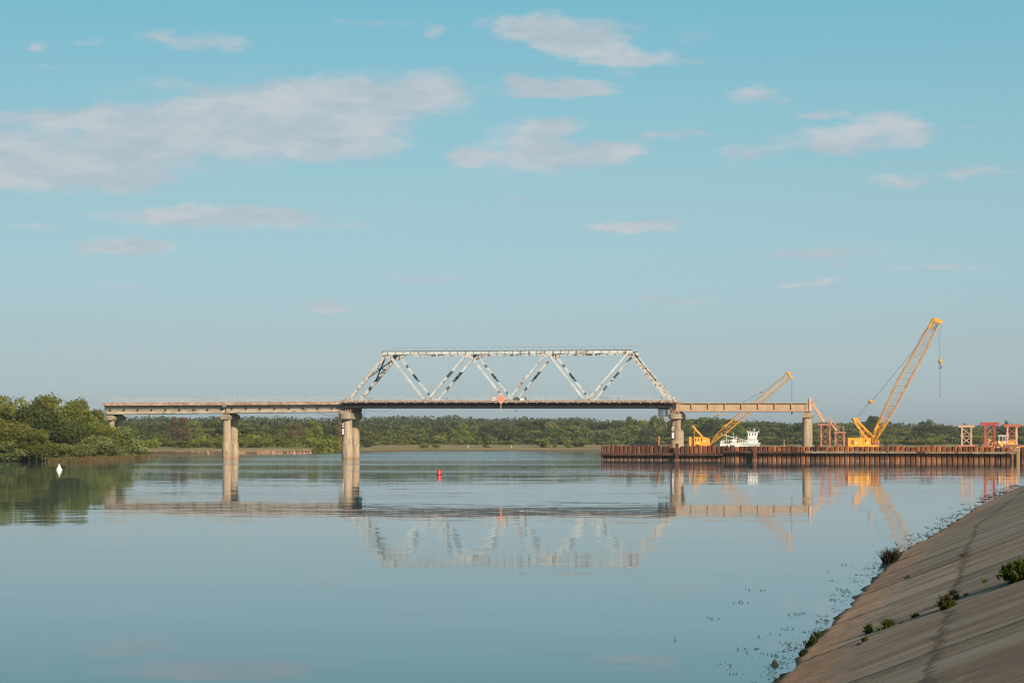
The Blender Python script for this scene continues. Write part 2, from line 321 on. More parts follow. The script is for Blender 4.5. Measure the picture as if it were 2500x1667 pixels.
# ------------------------------------------------------------------ water
def water_mat():
    m = bpy.data.materials.new('river_water'); m.use_nodes = True; N = NT(m.node_tree)
    b = N.n['Principled BSDF']; b.inputs['Base Color'].default_value = (.002, .066, .094, 1)
    b.inputs['Roughness'].default_value = .02; b.inputs['IOR'].default_value = 1.333
    g = N.a('ShaderNodeNewGeometry'); pos = g.outputs['Position']
    sp = N.a('ShaderNodeSeparateXYZ'); N.L(pos, sp.inputs[0])
    half = (.5, .5, .5)
    def lay(scale, st, rot, det=3): return N.vmath('SUBTRACT', N.noise(N.mapping(pos, scale=st, rot=(0, 0, rot)), scale, det, .55).outputs['Color'], half)
    fine = lay(3.0, (.35, 1, 1), .05)
    mid = lay(.55, (.30, 1, 1), -.06)
    big = lay(.10, (.22, 1, 1), .08, 2)
    # wind patches and current streaks (long across the river): calm slicks and ruffled lanes
    pn = N.noise(N.mapping(pos, scale=(.10, 1, 1), rot=(0, 0, .05)), .03, 5, .62)
    patch = N.step(pn.outputs[0], .42, .66)
    far = N.math('MULTIPLY', N.step(sp.outputs[1], 150, 460, 0, 1), N.step(sp.outputs[0], -5, 28, 1, .32))
    am = N.math('ADD', N.math('MULTIPLY', patch, N.math('MULTIPLY_ADD', far, .060, .008)), N.math('MULTIPLY_ADD', far, .020, .009))
    rgh = N.math('MULTIPLY_ADD', far, .060, .024); rgh = N.math('ADD', rgh, N.math('MULTIPLY', patch, N.math('MULTIPLY_ADD', far, .085, .018)))
    # the bank under the trees is sheltered
    sh = N.step(sp.outputs[0], -95, -40, .35, 1)
    am = N.math('MULTIPLY', am, sh); N.L(N.math('MULTIPLY', rgh, sh), b.inputs['Roughness'])
    v = N.vmath('ADD', N.vmath('ADD', N.vmath('MULTIPLY', fine, (.8, 1, 0)), N.vmath('MULTIPLY', mid, (.7, 1.0, 0))), N.vmath('MULTIPLY', big, (.3, .5, 0)))
    sc_ = N.a('ShaderNodeVectorMath', operation='SCALE'); N.L(v, sc_.inputs[0]); N.L(am, sc_.inputs[3])
    nn = N.vmath('NORMALIZE', N.vmath('ADD', sc_.outputs[0], (0, 0, 1)))
    N.L(nn, b.inputs['Normal']); return m
M['water'] = water_mat()
o = MB().add([(-1000, -100, 0), (1000, -100, 0), (1000, 1250, 0), (-1000, 1250, 0)], [(0, 1, 2, 3)]).build('water', M['water']); tag(o, 'calm teal river water mirroring the sky and the bridge', 'water', kind='structure')

# ------------------------------------------------------------------ near embankment
shore_px = [(1894,1667),(1925,1630),(1973,1577),(2031,1521),(2089,1458),(2132,1414.5),(2160,1388),(2194,1353),(2226,1333),(2250,1322),(2290,1299),(2335,1272),(2382,1241),(2425,1219),(2469,1197.6),(2500,1185)]
sh = [((x - 1250) * CAMH / (y - HZ), F * CAMH / (y - HZ)) for x, y in shore_px]
d0 = np.array([.262, 1.0]); p0 = np.array(sh[0])
pts = [tuple(p0 - d0 * t) for t in (45, 30, 15, 7, 3)] + sh + [(60, 205), (83, 275), (106, 350), (125, 420), (165, 520)]
pts = np.array(pts)
seg = np.r_[0, np.cumsum(np.hypot(*np.diff(pts, axis=0).T))]
uS = np.unique(np.r_[np.arange(0, 140, .3), np.arange(140, 300, 1.5), np.arange(300, seg[-1], 6), seg[-1]])
# smooth the polyline by gaussian averaging of a dense resample
dense = np.arange(0, seg[-1], .3); dx = np.interp(dense, seg, pts[:, 0]); dy = np.interp(dense, seg, pts[:, 1])
K = np.exp(-np.linspace(-2, 2, 15) ** 2); K /= K.sum()
dxs = np.convolve(np.pad(dx, 7, mode='edge'), K, 'valid'); dys = np.convolve(np.pad(dy, 7, mode='edge'), K, 'valid')
SX = np.interp(uS, dense, dxs); SY = np.interp(uS, dense, dys)
K2 = np.exp(-np.linspace(-2, 2, 41) ** 2); K2 /= K2.sum()
tx = np.gradient(dxs); ty = np.gradient(dys)
tx = np.convolve(np.pad(tx, 20, mode='edge'), K2, 'valid'); ty = np.convolve(np.pad(ty, 20, mode='edge'), K2, 'valid')
nl = np.hypot(tx, ty); NX = np.interp(uS, dense, ty / nl); NY = np.interp(uS, dense, -tx / nl)
vS = np.r_[-4, -2, -1, -.5, np.arange(-.3, 1.0, .1), np.arange(1.0, 3.5, .25), np.arange(3.5, 16.1, .6), 17, 20, 40, 120]
KS = .40
def zs(v): return np.where(v < 15.5, v * KS, 15.5 * KS + (v - 15.5) * .01)
U, V = np.meshgrid(np.arange(len(uS)), vS, indexing='ij')
EX = SX[U] + NX[U] * V; EY = SY[U] + NY[U] * V; EZ = zs(V)
uu_ = uS[U]
wob = .022 * np.sin(uu_ * 1.9 + 1.3 * np.sin(uu_ * .7)) + .014 * np.sin(uu_ * 5.3 + 2 * np.sin(uu_ * 1.1)) + RNG.normal(0, .007, U.shape)
EZ = EZ + wob * np.clip(1.4 - np.abs(V) / 1.2, 0.25, 1) * (np.abs(V) < 14)
nv = len(vS); nu = len(uS)
idx = np.arange(nu * nv).reshape(nu, nv)
faces = np.stack([idx[:-1, :-1], idx[1:, :-1], idx[1:, 1:], idx[:-1, 1:]], -1).reshape(-1, 4)[:, ::-1]
me = bpy.data.meshes.new('embankment')
me.from_pydata(np.stack([EX, EY, EZ], -1).reshape(-1, 3).tolist(), [], faces.tolist())
uvl = me.uv_layers.new(name='slope'); fl = faces.reshape(-1)
uvs = np.stack([uu_.reshape(-1)[fl], V.reshape(-1)[fl]], -1); uvl.data.foreach_set('uv', uvs.reshape(-1).astype(np.float32))
me.polygons.foreach_set('use_smooth', [True] * len(me.polygons))
def slope_mat():
    m = bpy.data.materials.new('embankment_concrete'); m.use_nodes = True; N = NT(m.node_tree)
    b = N.n['Principled BSDF']; b.inputs['Roughness'].default_value = .9; b.inputs['Specular IOR Level'].default_value = .2
    u = N.a('ShaderNodeUVMap'); u.uv_map = 'slope'; uv = u.outputs[0]
    sp = N.a('ShaderNodeSeparateXYZ'); N.L(uv, sp.inputs[0]); uu, vv = sp.outputs[0], sp.outputs[1]
    streak = N.noise(N.mapping(uv, scale=(1, .16, 1)), .55, 6, .62)       # broad boards running up the slope
    fine = N.noise(N.mapping(uv, scale=(1, .10, 1)), 3.2, 6, .65)
    grit = N.noise(uv, 28, 4, .7)
    f = N.math('ADD', N.math('MULTIPLY', streak.outputs[0], .6), N.math('MULTIPLY', fine.outputs[0], .4))
    c = N.mix(N.step(f, .42, .60), (.26, .168, .108), (.45, .315, .21))
    c = N.mix(N.step(streak.outputs[0], .55, .64, 0, .8), c, (.29, .265, .245))
    med = N.noise(N.mapping(uv, loc=(3, 1, 0), scale=(1, .12, 1)), 1.5, 5, .6)
    c = N.mix(N.step(med.outputs[0], .54, .64, 0, .75), c, (.185, .130, .085))
    c = N.mix(N.step(med.outputs[0], .46, .36, 0, .5), c, (.50, .38, .27))
    c = N.mix(N.step(fine.outputs[0], .58, .68, 0, .6), c, (.165, .115, .075))
    wb = N.noise(N.mapping(uv, scale=(1, .5, 1)), .35, 5, .6)
    ve = N.math('ADD', vv, N.math('MULTIPLY', N.math('SUBTRACT', wb.outputs[0], .5), 1.3))
    wet = N.step(ve, .55, 1.15, 1, 0)
    wc = N.mix(N.step(fine.outputs[0], .4, .62), (.42, .205, .105), (.50, .295, .175))
    c = N.mix(N.math('MULTIPLY', wet, .8), c, wc)
    pk = N.math('MULTIPLY', N.step(ve, .78, .92), N.step(ve, .92, 1.08, 1, 0))
    c = N.mix(N.math('MULTIPLY', pk, .6), c, (.44, .265, .21))
    yl = N.math('MULTIPLY', N.step(ve, 1.22, 1.3), N.step(ve, 1.3, 1.42, 1, 0))
    c = N.mix(N.math('MULTIPLY', yl, N.step(grit.outputs[0], .45, .6, 0, .6)), c, (.40, .29, .16))
    alg = N.step(N.math('ADD', vv, N.math('MULTIPLY', N.math('SUBTRACT', fine.outputs[0], .5), .35)), .03, .17, 1, 0)
    c = N.mix(alg, c, (.030, .028, .018))
    cell = N.a('ShaderNodeTexWhiteNoise', noise_dimensions='2D'); cc = N.a('ShaderNodeCombineXYZ')
    N.L(N.math('FLOOR', N.math('DIVIDE', N.math('SUBTRACT', uu, 48.8), 5.9)), cc.inputs[0]); N.L(N.math('FLOOR', N.math('DIVIDE', vv, 2.22)), cc.inputs[1]); N.L(cc.outputs[0], cell.inputs[0])
    hs = N.a('ShaderNodeHueSaturation'); N.L(c, hs.inputs['Color']); N.L(N.math('MULTIPLY_ADD', cell.outputs[0], .34, .80), hs.inputs['Value']); c = hs.outputs[0]
    blot = N.noise(N.mapping(uv, scale=(1, .7, 1)), .9, 6, .7); c = N.mix(N.step(blot.outputs[0], .52, .70, 0, .55), c, (.16, .115, .085)); c = N.mix(N.step(blot.outputs[0], .44, .32, 0, .45), c, (.46, .36, .27))
    # joints up the slope every few metres, and the long crack along it
    ju = N.math('ADD', uu, N.math('MULTIPLY', N.math('SUBTRACT', wb.outputs[0], .5), .35))
    fr = N.math('ABSOLUTE', N.math('SUBTRACT', N.math('FRACT', N.math('DIVIDE', N.math('SUBTRACT', ju, 48.8 - 2.95), 5.9)), .5))
    j1 = N.math('MULTIPLY', N.step(fr, .004, .020, 1, 0), N.step(grit.outputs[0], .25, .45, .4, 1))
    c = N.mix(N.math('MULTIPLY', j1, .85), c, (.06, .045, .032))
    cr_ = N.noise(uv, 1.6, 7, .75)
    cv = N.math('ADD', vv, N.math('MULTIPLY', N.math('SUBTRACT', cr_.outputs[0], .5), .75))
    j2 = N.math('MULTIPLY', N.step(N.math('ABSOLUTE', N.math('SUBTRACT', cv, 2.22)), .02, .10, 1, 0), N.math('MULTIPLY', N.step(grit.outputs[0], .36, .56, .3, 1), N.step(med.outputs[0], .64, .46, .5, 1)))
    c = N.mix(N.math('MULTIPLY', j2, .85), c, (.06, .048, .038))
    j3 = N.step(N.math('ABSOLUTE', N.math('SUBTRACT', cv, 4.45)), .0, .09, 1, 0)
    c = N.mix(N.math('MULTIPLY', j3, .5), c, (.08, .065, .055))
    sp9 = N.noise(N.mapping(uv, scale=(1, .28, 1)), 9.0, 5, .7); c = N.mix(N.step(sp9.outputs[0], .54, .66, 0, .55), c, (.17, .125, .09)); c = N.mix(N.step(sp9.outputs[0], .44, .34, 0, .45), c, (.50, .40, .30))
    c = N.mix(N.step(grit.outputs[0], .64, .72, 0, .6), c, (.50, .44, .36))
    c = N.mix(N.step(grit.outputs[0], .38, .30, 0, .5), c, (.10, .08, .06))
    N.L(c, b.inputs['Base Color'])
    bp = N.a('ShaderNodeBump'); bp.inputs['Strength'].default_value = .5; bp.inputs['Distance'].default_value = .03
    hgt = N.math('SUBTRACT', N.math('ADD', N.math('MULTIPLY', fine.outputs[0], .8), N.math('MULTIPLY', grit.outputs[0], .5)), N.math('MULTIPLY', N.math('MAXIMUM', j1, j2), .8))
    N.L(hgt, bp.inputs['Height']); N.L(bp.outputs[0], b.inputs['Normal'])
    return m
me.materials.append(slope_mat())
o = bpy.data.objects.new('embankment', me); COL.objects.link(o); tag(o, 'sloping concrete river embankment with brown waterline and cracks', 'embankment', kind='structure')
with np.errstate(all='ignore'):
    EPX = np.where(EY > 3, 1250 + F * EX / EY, 1e9); EPY = np.where(EY > 3, HZ + F * (CAMH - EZ) / EY, 1e9)
def on_slope(px, py):
    k = np.argmin((EPX - px) ** 2 + (EPY - py) ** 2 + (V > 15.4) * 1e9 + (V < 0) * 400)
    i, j = np.unravel_index(k, EPX.shape)
    # refine by intersecting the ray with the local plane
    p = np.array([EX[i, j], EY[i, j], EZ[i, j]]); n = np.array([-KS * NX[i], -KS * NY[i], 1.0])
    d = np.array([(px - 1250) / F, 1.0, (HZ - py) / F]); t = (p - np.array([0, 0, CAMH])) @ n / (d @ n)
    return Vector((d[0] * t, t, CAMH + d[2] * t))

# ------------------------------------------------------------------ far and left ground
def bank_mat(name, g1, g2, clay, zl):
    m = bpy.data.materials.new(name); m.use_nodes = True; N = NT(m.node_tree)
    b = N.n['Principled BSDF']; b.inputs['Roughness'].default_value = .95; b.inputs['Specular IOR Level'].default_value = .1
    g = N.a('ShaderNodeNewGeometry'); pos = g.outputs['Position']; sp = N.a('ShaderNodeSeparateXYZ'); N.L(pos, sp.inputs[0])
    n1 = N.noise(N.mapping(pos, scale=(.35, 1, 1)), .035, 6, .62); n2 = N.noise(pos, .35, 5, .6)
    c = N.mix(N.step(n1.outputs[0], .42, .58), g1, g2)
    c = N.mix(N.step(n2.outputs[0], .5, .7, 0, .5), c, (.05, .06, .02))
    c = N.mix(N.math('MULTIPLY', N.step(n1.outputs[0], .57, .66), .55), c, (.27, .17, .10))
    zz = N.math('ADD', sp.outputs[2], N.math('MULTIPLY', N.math('SUBTRACT', n2.outputs[0], .5), zl * .7))
    c = N.mix(N.step(zz, zl * .7, zl, 1, 0), c, clay)
    N.L(c, b.inputs['Base Color']); return m
M['far_ground'] = bank_mat('far_meadow', (.17, .16, .05), (.29, .20, .11), (.12, .07, .042), .9)
M['left_ground'] = bank_mat('left_bank_soil', (.05, .065, .018), (.075, .075, .025), (.06, .045, .025), .3)  # soil toned dark green so its colour carries the shadow of the trees
def far_shore(X):      # distance to the far waterline by x position
    px = np.array([-4000, -900, 345, 500, 620, 760, 850, 1000, 1250, 1470, 1800, 2500, 4500]) - 1250.0
    Yk = np.array([640, 660, 745, 722, 745, 850, 960, 1040, 1075, 1120, 1100, 1000, 950.0])
    return np.interp(X, px * Yk / F, Yk)
def far_z(X, Y):
    d = Y - far_shore(X)
    z = np.interp(d, [-30, -3, 0, 3, 12, 90, 220, 420, 800, 1300, 2500], [-2.0, -.5, .0, .9, 1.3, 2.4, 4.0, 5.0, 9.0, 13, 16])
    z = z + (d > 150) * np.clip((d - 150) / 500, 0, 1) * (1.5 * np.sin(X / 130.) + 1.2 * np.sin(X / 57. + 1))
    return z + (d > 2) * .12 * np.sin(X * .31 + Y * .12)
xs = np.arange(-1000, 1001, 8.0); ds = np.r_[-30, -3, 0, 1.5, 3, 6, 12, 25, 50, 90, 140, 220, 300, 420, 600, 800, 1050, 1100]
XX, DD = np.meshgrid(xs, ds, indexing='ij'); YY = far_shore(XX) + DD + 0 * XX; jit = (np.abs(DD) < 4) * 1.2 * np.sin(XX * .21) * np.sin(XX * .047)
YY = YY + jit; ZZ = far_z(XX, YY - jit)
ii = np.arange(XX.size).reshape(XX.shape)
ff = np.stack([ii[:-1, :-1], ii[1:, :-1], ii[1:, 1:], ii[:-1, 1:]], -1).reshape(-1, 4)
me = bpy.data.meshes.new('far_bank'); me.from_pydata(np.stack([XX, YY, ZZ], -1).reshape(-1, 3).tolist(), [], ff.tolist()); me.materials.append(M['far_ground'])
me.polygons.foreach_set('use_smooth', [True] * len(me.polygons))
o = bpy.data.objects.new('far_bank', me); COL.objects.link(o); tag(o, 'low grassy far river bank with meadow', 'bank', kind='structure')
def wp(px, py): Y = F * CAMH / (py - HZ); return ((px - 1250) * Y / F, Y)
front = [wp(-900, 1130), wp(-300, 1126), wp(0, 1124.5), wp(60, 1124), wp(108, 1125.5), wp(180, 1127.5), wp(230, 1125.5), wp(280, 1122.5), wp(320, 1119.8), wp(352, 1117.4), wp(362, 1116)]
back = [(-95.5, 520), (-104, 560), (-120, 600), (-170, 630), (-240, 640), (-330, 640), (-420, 640), (-500, 640), (-600, 640), (-700, 640), (-800, 640)][::-1]
fr_ = np.array(front); nseg = len(front)
# ribs from the waterline inland
vs, fs = [], []; TT = [-.02, 0, .012, .04, .12, .3, .6, 1.0]
ct = np.array([(-700, 640), (-500, 600), (-330, 560), (-260, 560), (-200, 555), (-175, 550), (-150, 545), (-130, 545), (-118, 545), (-108, 535), (-100, 512)])
for i in range(nseg):
    for t in TT:
        p = fr_[i] * (1 - t) + ct[i] * t; z = -.4 if t < 0 else float(np.interp(t, [0, .012, .04, .3, 1], [-.05, .25, .45, .9, 1.2]))
        vs.append((p[0], p[1], z))
k = len(TT)
for i in range(nseg - 1):
    for j in range(k - 1): fs.append((i * k + j, (i + 1) * k + j, (i + 1) * k + j + 1, i * k + j + 1))
o = MB().add(vs, fs, 0, True).build('left_bank', M['left_ground']); tag(o, 'low bank under the willows at the left edge of the river', 'bank', kind='structure')

# ------------------------------------------------------------------ bridge frame
BS, BC = .209, .978
BR = -math.atan2(BS, BC); B0 = Vector((-107.5, 488, 0)); BX = Vector((BC, -BS, 0)); BY = Vector((BS, BC, 0))
def bp(s, wv=0, z=0): return B0 + BX * s + BY * wv + Vector((0, 0, z))
def px_s(px, wv=0):      # distance along the bridge at which a line of sight crosses it
    k = (px - 1250) / F; o_ = B0 + BY * wv
    return (k * o_.y - o_.x) / (BX.x - k * BX.y)
S1, S2, S3, S4, S5 = 0.0, 33.1, 66.0, 151.3, 184.4

# piers
def pier(name_label, s, rcol, w1, w2, capw, capz, shoulder, base_r, ztop, cap_shape='step', zbot=-1.5, extra=None):
    t = thing('bridge_pier', name_label, 'bridge pier', bp(s), BR, 'concrete piers of the old bridge')
    for wv in (w1, w2):
        mb = MB()
        if shoulder is not None:
            mb.lathe([(base_r * 1.02, zbot), (base_r * 1.02, .7), (base_r * .985, shoulder - .05), (rcol, shoulder), (rcol, ztop)], (0, wv, 0), 28)
        else: mb.lathe([(base_r, zbot), (base_r, 2.6), (rcol * 1.0, 3.1), (rcol, ztop)], (0, wv, 0), 28)
        mb.build('column', M['pier_concrete'], t)
    wl = MB(); rr = min(rcol, base_r) * .42                               # web joining the two lower columns
    wl.box(-rr, rr, w1 + .3, w2 - .3, zbot, (shoulder or 3.0) - .12); wl.build('web_wall', M['pier_concrete'], t)
    cz0, cz1 = capz; hw = capw[0] / 2; a, b = capw[1], capw[2]
    cm = MB()
    if cap_shape == 'step':
        cm.prism([(-hw * .8, cz0), (hw * .8, cz0), (hw, cz0 + .45), (hw, cz1 - .5), (hw * .72, cz1), (-hw * .72, cz1), (-hw, cz1 - .5), (-hw, cz0 + .45)], a, b)
    else:
        cm.prism([(-hw, cz0), (hw, cz0), (hw, cz1 - .7), (hw * .55, cz1), (-hw * .55, cz1), (-hw, cz1 - .7)], a, b)
        cm.lathe([(hw, cz0 + .004), (hw, cz1 - .704)], (0, a + .3, 0), 24, sy=.75)
    cm.build('pier_cap', M['concrete'], t)
    for wv in np.linspace(a + .6, b - .6, 5): MB().box(-hw * .45, hw * .45, wv - .25, wv + .25, cz1 - .03, cz1 + .35).build('bearing', M['dark_steel'], t)
    return t
p1 = pier('shaded bridge pier at the left end, its foot hidden by willows', S1 + .6, .85, 1.9, 7.0, (2.7, .2, 8.4), (9.9, 11.15), None, 1.0, 10.0)
p2 = pier('slender twin-column pier standing in the water left of the truss', S2, 1.05, 1.9, 7.1, (2.5, .4, 8.6), (10.0, 11.35), 3.9, 1.25, 10.1)
p3 = pier('thick twin-column pier with gauge board under the left truss end', S3, 1.3, 1.9, 8.2, (3.3, .2, 10.0), (10.0, 12.1), 3.7, 1.42, 10.1, 'dome')
p4 = pier('thick pier with iron ladder and gauge board behind the rusty piles', S4 - .2, 1.3, 1.9, 8.2, (3.1, .2, 10.0), (9.8, 11.6), None, 1.42, 9.9, 'dome')
p5 = pier('right pier holding the free end of the bare beam span', S5 - 1.0, 1.08, 1.6, 6.8, (2.7, .2, 8.4), (10.0, 11.25), None, 1.3, 10.1)
for pr in (p2, p3):
    MB().lathe([(1.49 if pr is p3 else 1.31, .62), (1.49 if pr is p3 else 1.31, .74)], (0, 1.9, 0), 28).build('base_rim', M['beam_concrete'], pr)
# gauge boards, ladders, platforms on piers 3 and 4
def gauge(pr, x, z0, z1, wd=.62):
    g = MB(); y = 1.9 - 1.42; g.box(x - wd / 2, x + wd / 2, y - .06, y, z0, z1); o = g.build('gauge_board', M['gauge'], pr)
    f = MB(); f.box(x - wd / 2 - .08, x - wd / 2, y - .1, y, z0 - .1, z1 + 1.2); f.box(x + wd / 2, x + wd / 2 + .08, y - .1, y, z0 - .1, z1); f.box(x - wd / 2 - .08, x + wd / 2 + .08, y - .12, y, z0 - .22, z0 - .003)
    f.box(x - wd / 2, x + wd / 2, y - .1, y - .062, (z0 + z1) / 2 + .1, (z0 + z1) / 2 + .45); f.box(x - wd / 4, x + wd / 4, y - .1, y - .062, z1 - .7, z1 - .3)
    f.build('board_frame', M['black'], pr)
gauge(p3, -.62, 6.0, 8.9, .5); gauge(p4, -.45, 5.0, 7.7, .6)
ld = MB(); lx = .32; ly = .42
for dx_ in (0, .52): ld.box(lx + dx_, lx + dx_ + .06, ly - .06, ly, 4.6, 10.9)
for k in range(16): ld.box(lx, lx + .56, ly - .05, ly - .01, 4.7 + k * .36, 4.76 + k * .36)
ld.build('ladder', M['rust_edge'], p4)
ld = MB()
for dx_ in (0, .4): ld.box(-1.75 + dx_, -1.70 + dx_, .1, .16, 4.2, 12.6)
for k in range(22): ld.box(-1.75, -1.3, .11, .15, 4.3 + k * .36, 4.35 + k * .36)
ld.build('ladder', M['brown_red_steel'], p3)
hr = MB()
for x in (1.75, 2.5):
    for y in (3.0, 6.0, 9.0): hr.box(x, x + .05, y, y + .05, 11.2, 12.9)
for z in (11.2, 12.05, 12.85): hr.box(1.75, 2.55, 9.0, 9.05, z, z + .05); hr.box(2.5, 2.55, 3.0, 9.0, z, z + .05)
hr.build('inspection_rail', M['blue_paint'], p3)
db = MB()
for a, b in (((-1.4, -.05, 10.2), (-.3, -.05, 12.2)), ((1.4, -.05, 10.4), (.2, -.05, 12.4)), ((-1.5, -.08, 11.4), (1.3, -.08, 11.4))): db.beam(a, b, .09, .09)
db.build('brace', M['brown_red_steel'], p4)

# railing builder in bridge-local coordinates
def railing(s0, s1, y, z, parent, h=1.25, step=2.65, mat='rail_paint', zf=None, bal=.26):
    r = MB()
    r.box(s0, s1, y - .04, y + .04, z + h - .09, z + h); r.box(s0, s1, y - .03, y + .03, z + .12, z + .18)
    n = int((s1 - s0) / step)
    for i in range(n + 1):
        x = s0 + (s1 - s0) * i / n; r.box(x - .05, x + .05, y - .05, y + .05, z, z + h)
    x = s0 + bal
    while x < s1:
        r.box(x - .018, x + .018, y - .018, y + .018, z + .18, z + h - .09); x += bal
    return r.build('railing', M[mat], parent, zfun=zf)
# left concrete spans
def span(label, s0, s1, zb0, zb1):
    L = s1 - s0 - .12; t = thing('concrete_span', label, 'bridge span', bp(s0 + .06), BR, 'concrete beam spans of the bridge')
    zf = lambda x: (zb1 - zb0) * x / L
    for wv in (1.0, 2.75, 4.5, 6.25, 8.0):
        b = MB(); b.prism([(0, 0), (L, 0), (L, 2.25), (0, 2.25)], wv - .1, wv + .1); b.box(0, L, wv - .28, wv + .28, -.16, .38); b.box(0, L, wv - .5, wv + .5, 2.0, 2.25)
        b.build('beam', M['beam_concrete'], t, (0, 0, zb0 + .16), zfun=zf)
    d = MB(); d.box(0, L, -.1, 9.4, 13.88, 14.12); d.box(0, L, -.35, -.1, 13.7, 14.42); d.box(0, L, 9.4, 9.65, 13.7, 14.42); d.box(0, L, -.35, -.2, 14.423, 14.5)
    d.build('deck_slab', M['slab_edge'], t)
    MB().box(0, L, .2, 9.1, 14.124, 14.2).build('road_surface', pm_asph, t)
    x = 1.8
    while x < L: MB().box(x - .08, x + .08, .45, .86, zb0 + .9, zb0 + 1.5).build('pipe_bracket', M['dark_steel'], t); x += 3.9
    pp = MB(); pp.tube((0, .58, zb0 + 1.42), (L, .58, zb0 + 1.42), .06); pp.path([(-.1 + (L + .1) * i / 20, .5, zb0 + 1.25 - .12 * math.sin(i * 1.7) ** 2) for i in range(21)], .035); pp.build('pipe', M['rope'], t)
    railing(0, L, -.25, 14.5, t); railing(0, L, 9.5, 14.42, t)
    return t
pm_asph = pmat('old_asphalt', (.05, .05, .048), (.07, .068, .062), 1, .95)
sp1 = span('leftmost pale concrete span with pipe, reaching over the willow bank', S1 - .9, S2 - .1, 11.42, 11.66)
sp2 = span('pale concrete span between the slender pier and the truss', S2 + .1, S3 - .5, 11.66, 11.8)
for x, l_ in ((31.4, 'left'),): pass
c = MB()
c.path([(px_s(775 + 63 * i / 10) - S2 - .16, .7, 11.75 - 1.0 * math.sin(math.pi * i / 10)) for i in range(11)], .04); c.build('hanging_cable', M['rope'], sp2); c = MB(); c.path([(px_s(770 + 66 * i / 10) - S2 - .16, 1.5, 11.75 - .75 * math.sin(math.pi * i / 10)) for i in range(11)], .035)
c.build('hanging_cable', M['rope'], sp2)
jb = MB(); jb.box(-.45, .35, -.42, .7, 13.2, 14.1); jb.build('expansion_joint_block', M['concrete'], sp2)

# truss span
TL = S4 - S3; TW = 9.7
tr = thing('truss_span', 'peeling white steel truss span crossing the middle of the river', 'truss bridge', bp(S3), BR)
zf = lambda x: -.0047 * x
zb, zt_ = 14.75, 26.85
nb = [px_s(p) - S3 for p in (846, 1040, 1237, 1431, 1637)]
ntp = [px_s(p) - S3 for p in (947, 1143, 1336, 1536)]
for wv, far_ in ((0.0, 0), (TW, 1)):
    tc_ = MB(); tc_.box(ntp[0] - 1.6, ntp[3] + .9, wv - .33, wv + .33, zt_ - .42, zt_ + .40)
    tc_.box(ntp[0] - 1.6, ntp[3] + .9, wv - .45, wv + .45, zt_ + .403, zt_ + .48, 1)
    x = ntp[0]
    while x < ntp[3]: tc_.box(x - .04, x + .04, wv - .40, wv - .333, zt_ - .5, zt_ + .4, 1); x += 2.05
    tc_.build('top_chord', [M['white_paint'], M['dark_steel']], tr, zfun=zf)
    bc = MB(); bc.box(-.3, TL + .2, wv - .3, wv + .3, 12.98, 14.15); bc.box(-.3, TL + .2, wv - .42, wv + .42, 12.9, 12.977); bc.box(-.3, TL + .2, wv - .36, wv - .303, 13.5, 13.56)
    bc.build('bottom_chord', M['dark_steel'], tr, zfun=zf)
    for e, (a, b_) in enumerate(((nb[0], ntp[0]), (nb[4], ntp[3]))):
        g = MB(); g.beam((a, wv, zb - .6), (b_, wv, zt_), .62, .78)
        o = g.build('end_post', M['white_paint_worn'], tr, zfun=zf)
    for i in range(4):
        for up in (1, 0):
            if up: A, B_ = (nb[i], zb - .4), (ntp[i], zt_)
            else: A, B_ = (nb[i + 1], zb - .4), (ntp[i], zt_)
            if (up and i == 0) or (not up and i == 3): continue
            g = MB(); p_, q_ = (A[0], wv, A[1]), (B_[0], wv, B_[1])
            thick = .5 if not (i == 1 and up) else .62
            segs = [(0, 1, 0)]
            if far_ or (i, up) in ((1, 1),):
                segs = [(0, .50, 0), (.50, .63, 1), (.63, 1, 0)] if up else [(0, .50, 0), (.50, .60, 1), (.60, .73, 0), (.73, .77, 1), (.77, 1, 0)]
            for t0, t1, mi in segs: g.beam(p_, q_, .5, thick, mi=mi, t0=t0, t1=t1)
            g.build('diagonal', [M['white_paint'], M['slate_paint']], tr, zfun=zf)
    for x in nb[1:4]: MB().prism([(x - 1.4, 14.3), (x + 1.4, 14.3), (x + .8, 15.5), (x - .8, 15.5)], wv - .30, wv + .30).build('gusset_plate', M['white_paint_worn'], tr, zfun=zf)
    for x in ntp: MB().prism([(x - 1.6, zt_ - .423), (x + 1.6, zt_ - .423), (x + .75, zt_ - 1.3), (x - .75, zt_ - 1.3)], wv - .31, wv + .31).build('gusset_plate', M['white_paint_worn'], tr, zfun=zf)
    MB().prism([(nb[0] - .9, 13.9), (nb[0] + 1.6, 13.9), (nb[0] + 1.7, 15.6), (nb[0] + .4, 15.9)], wv - .36, wv + .36).build('gusset_plate', M['white_paint_worn'], tr, zfun=zf)
    MB().prism([(nb[4] - 1.6, 13.9), (nb[4] + .9, 13.9), (nb[4] - .4, 15.9), (nb[4] - 1.7, 15.6)], wv - .36, wv + .36).build('gusset_plate', M['white_paint_worn'], tr, zfun=zf)
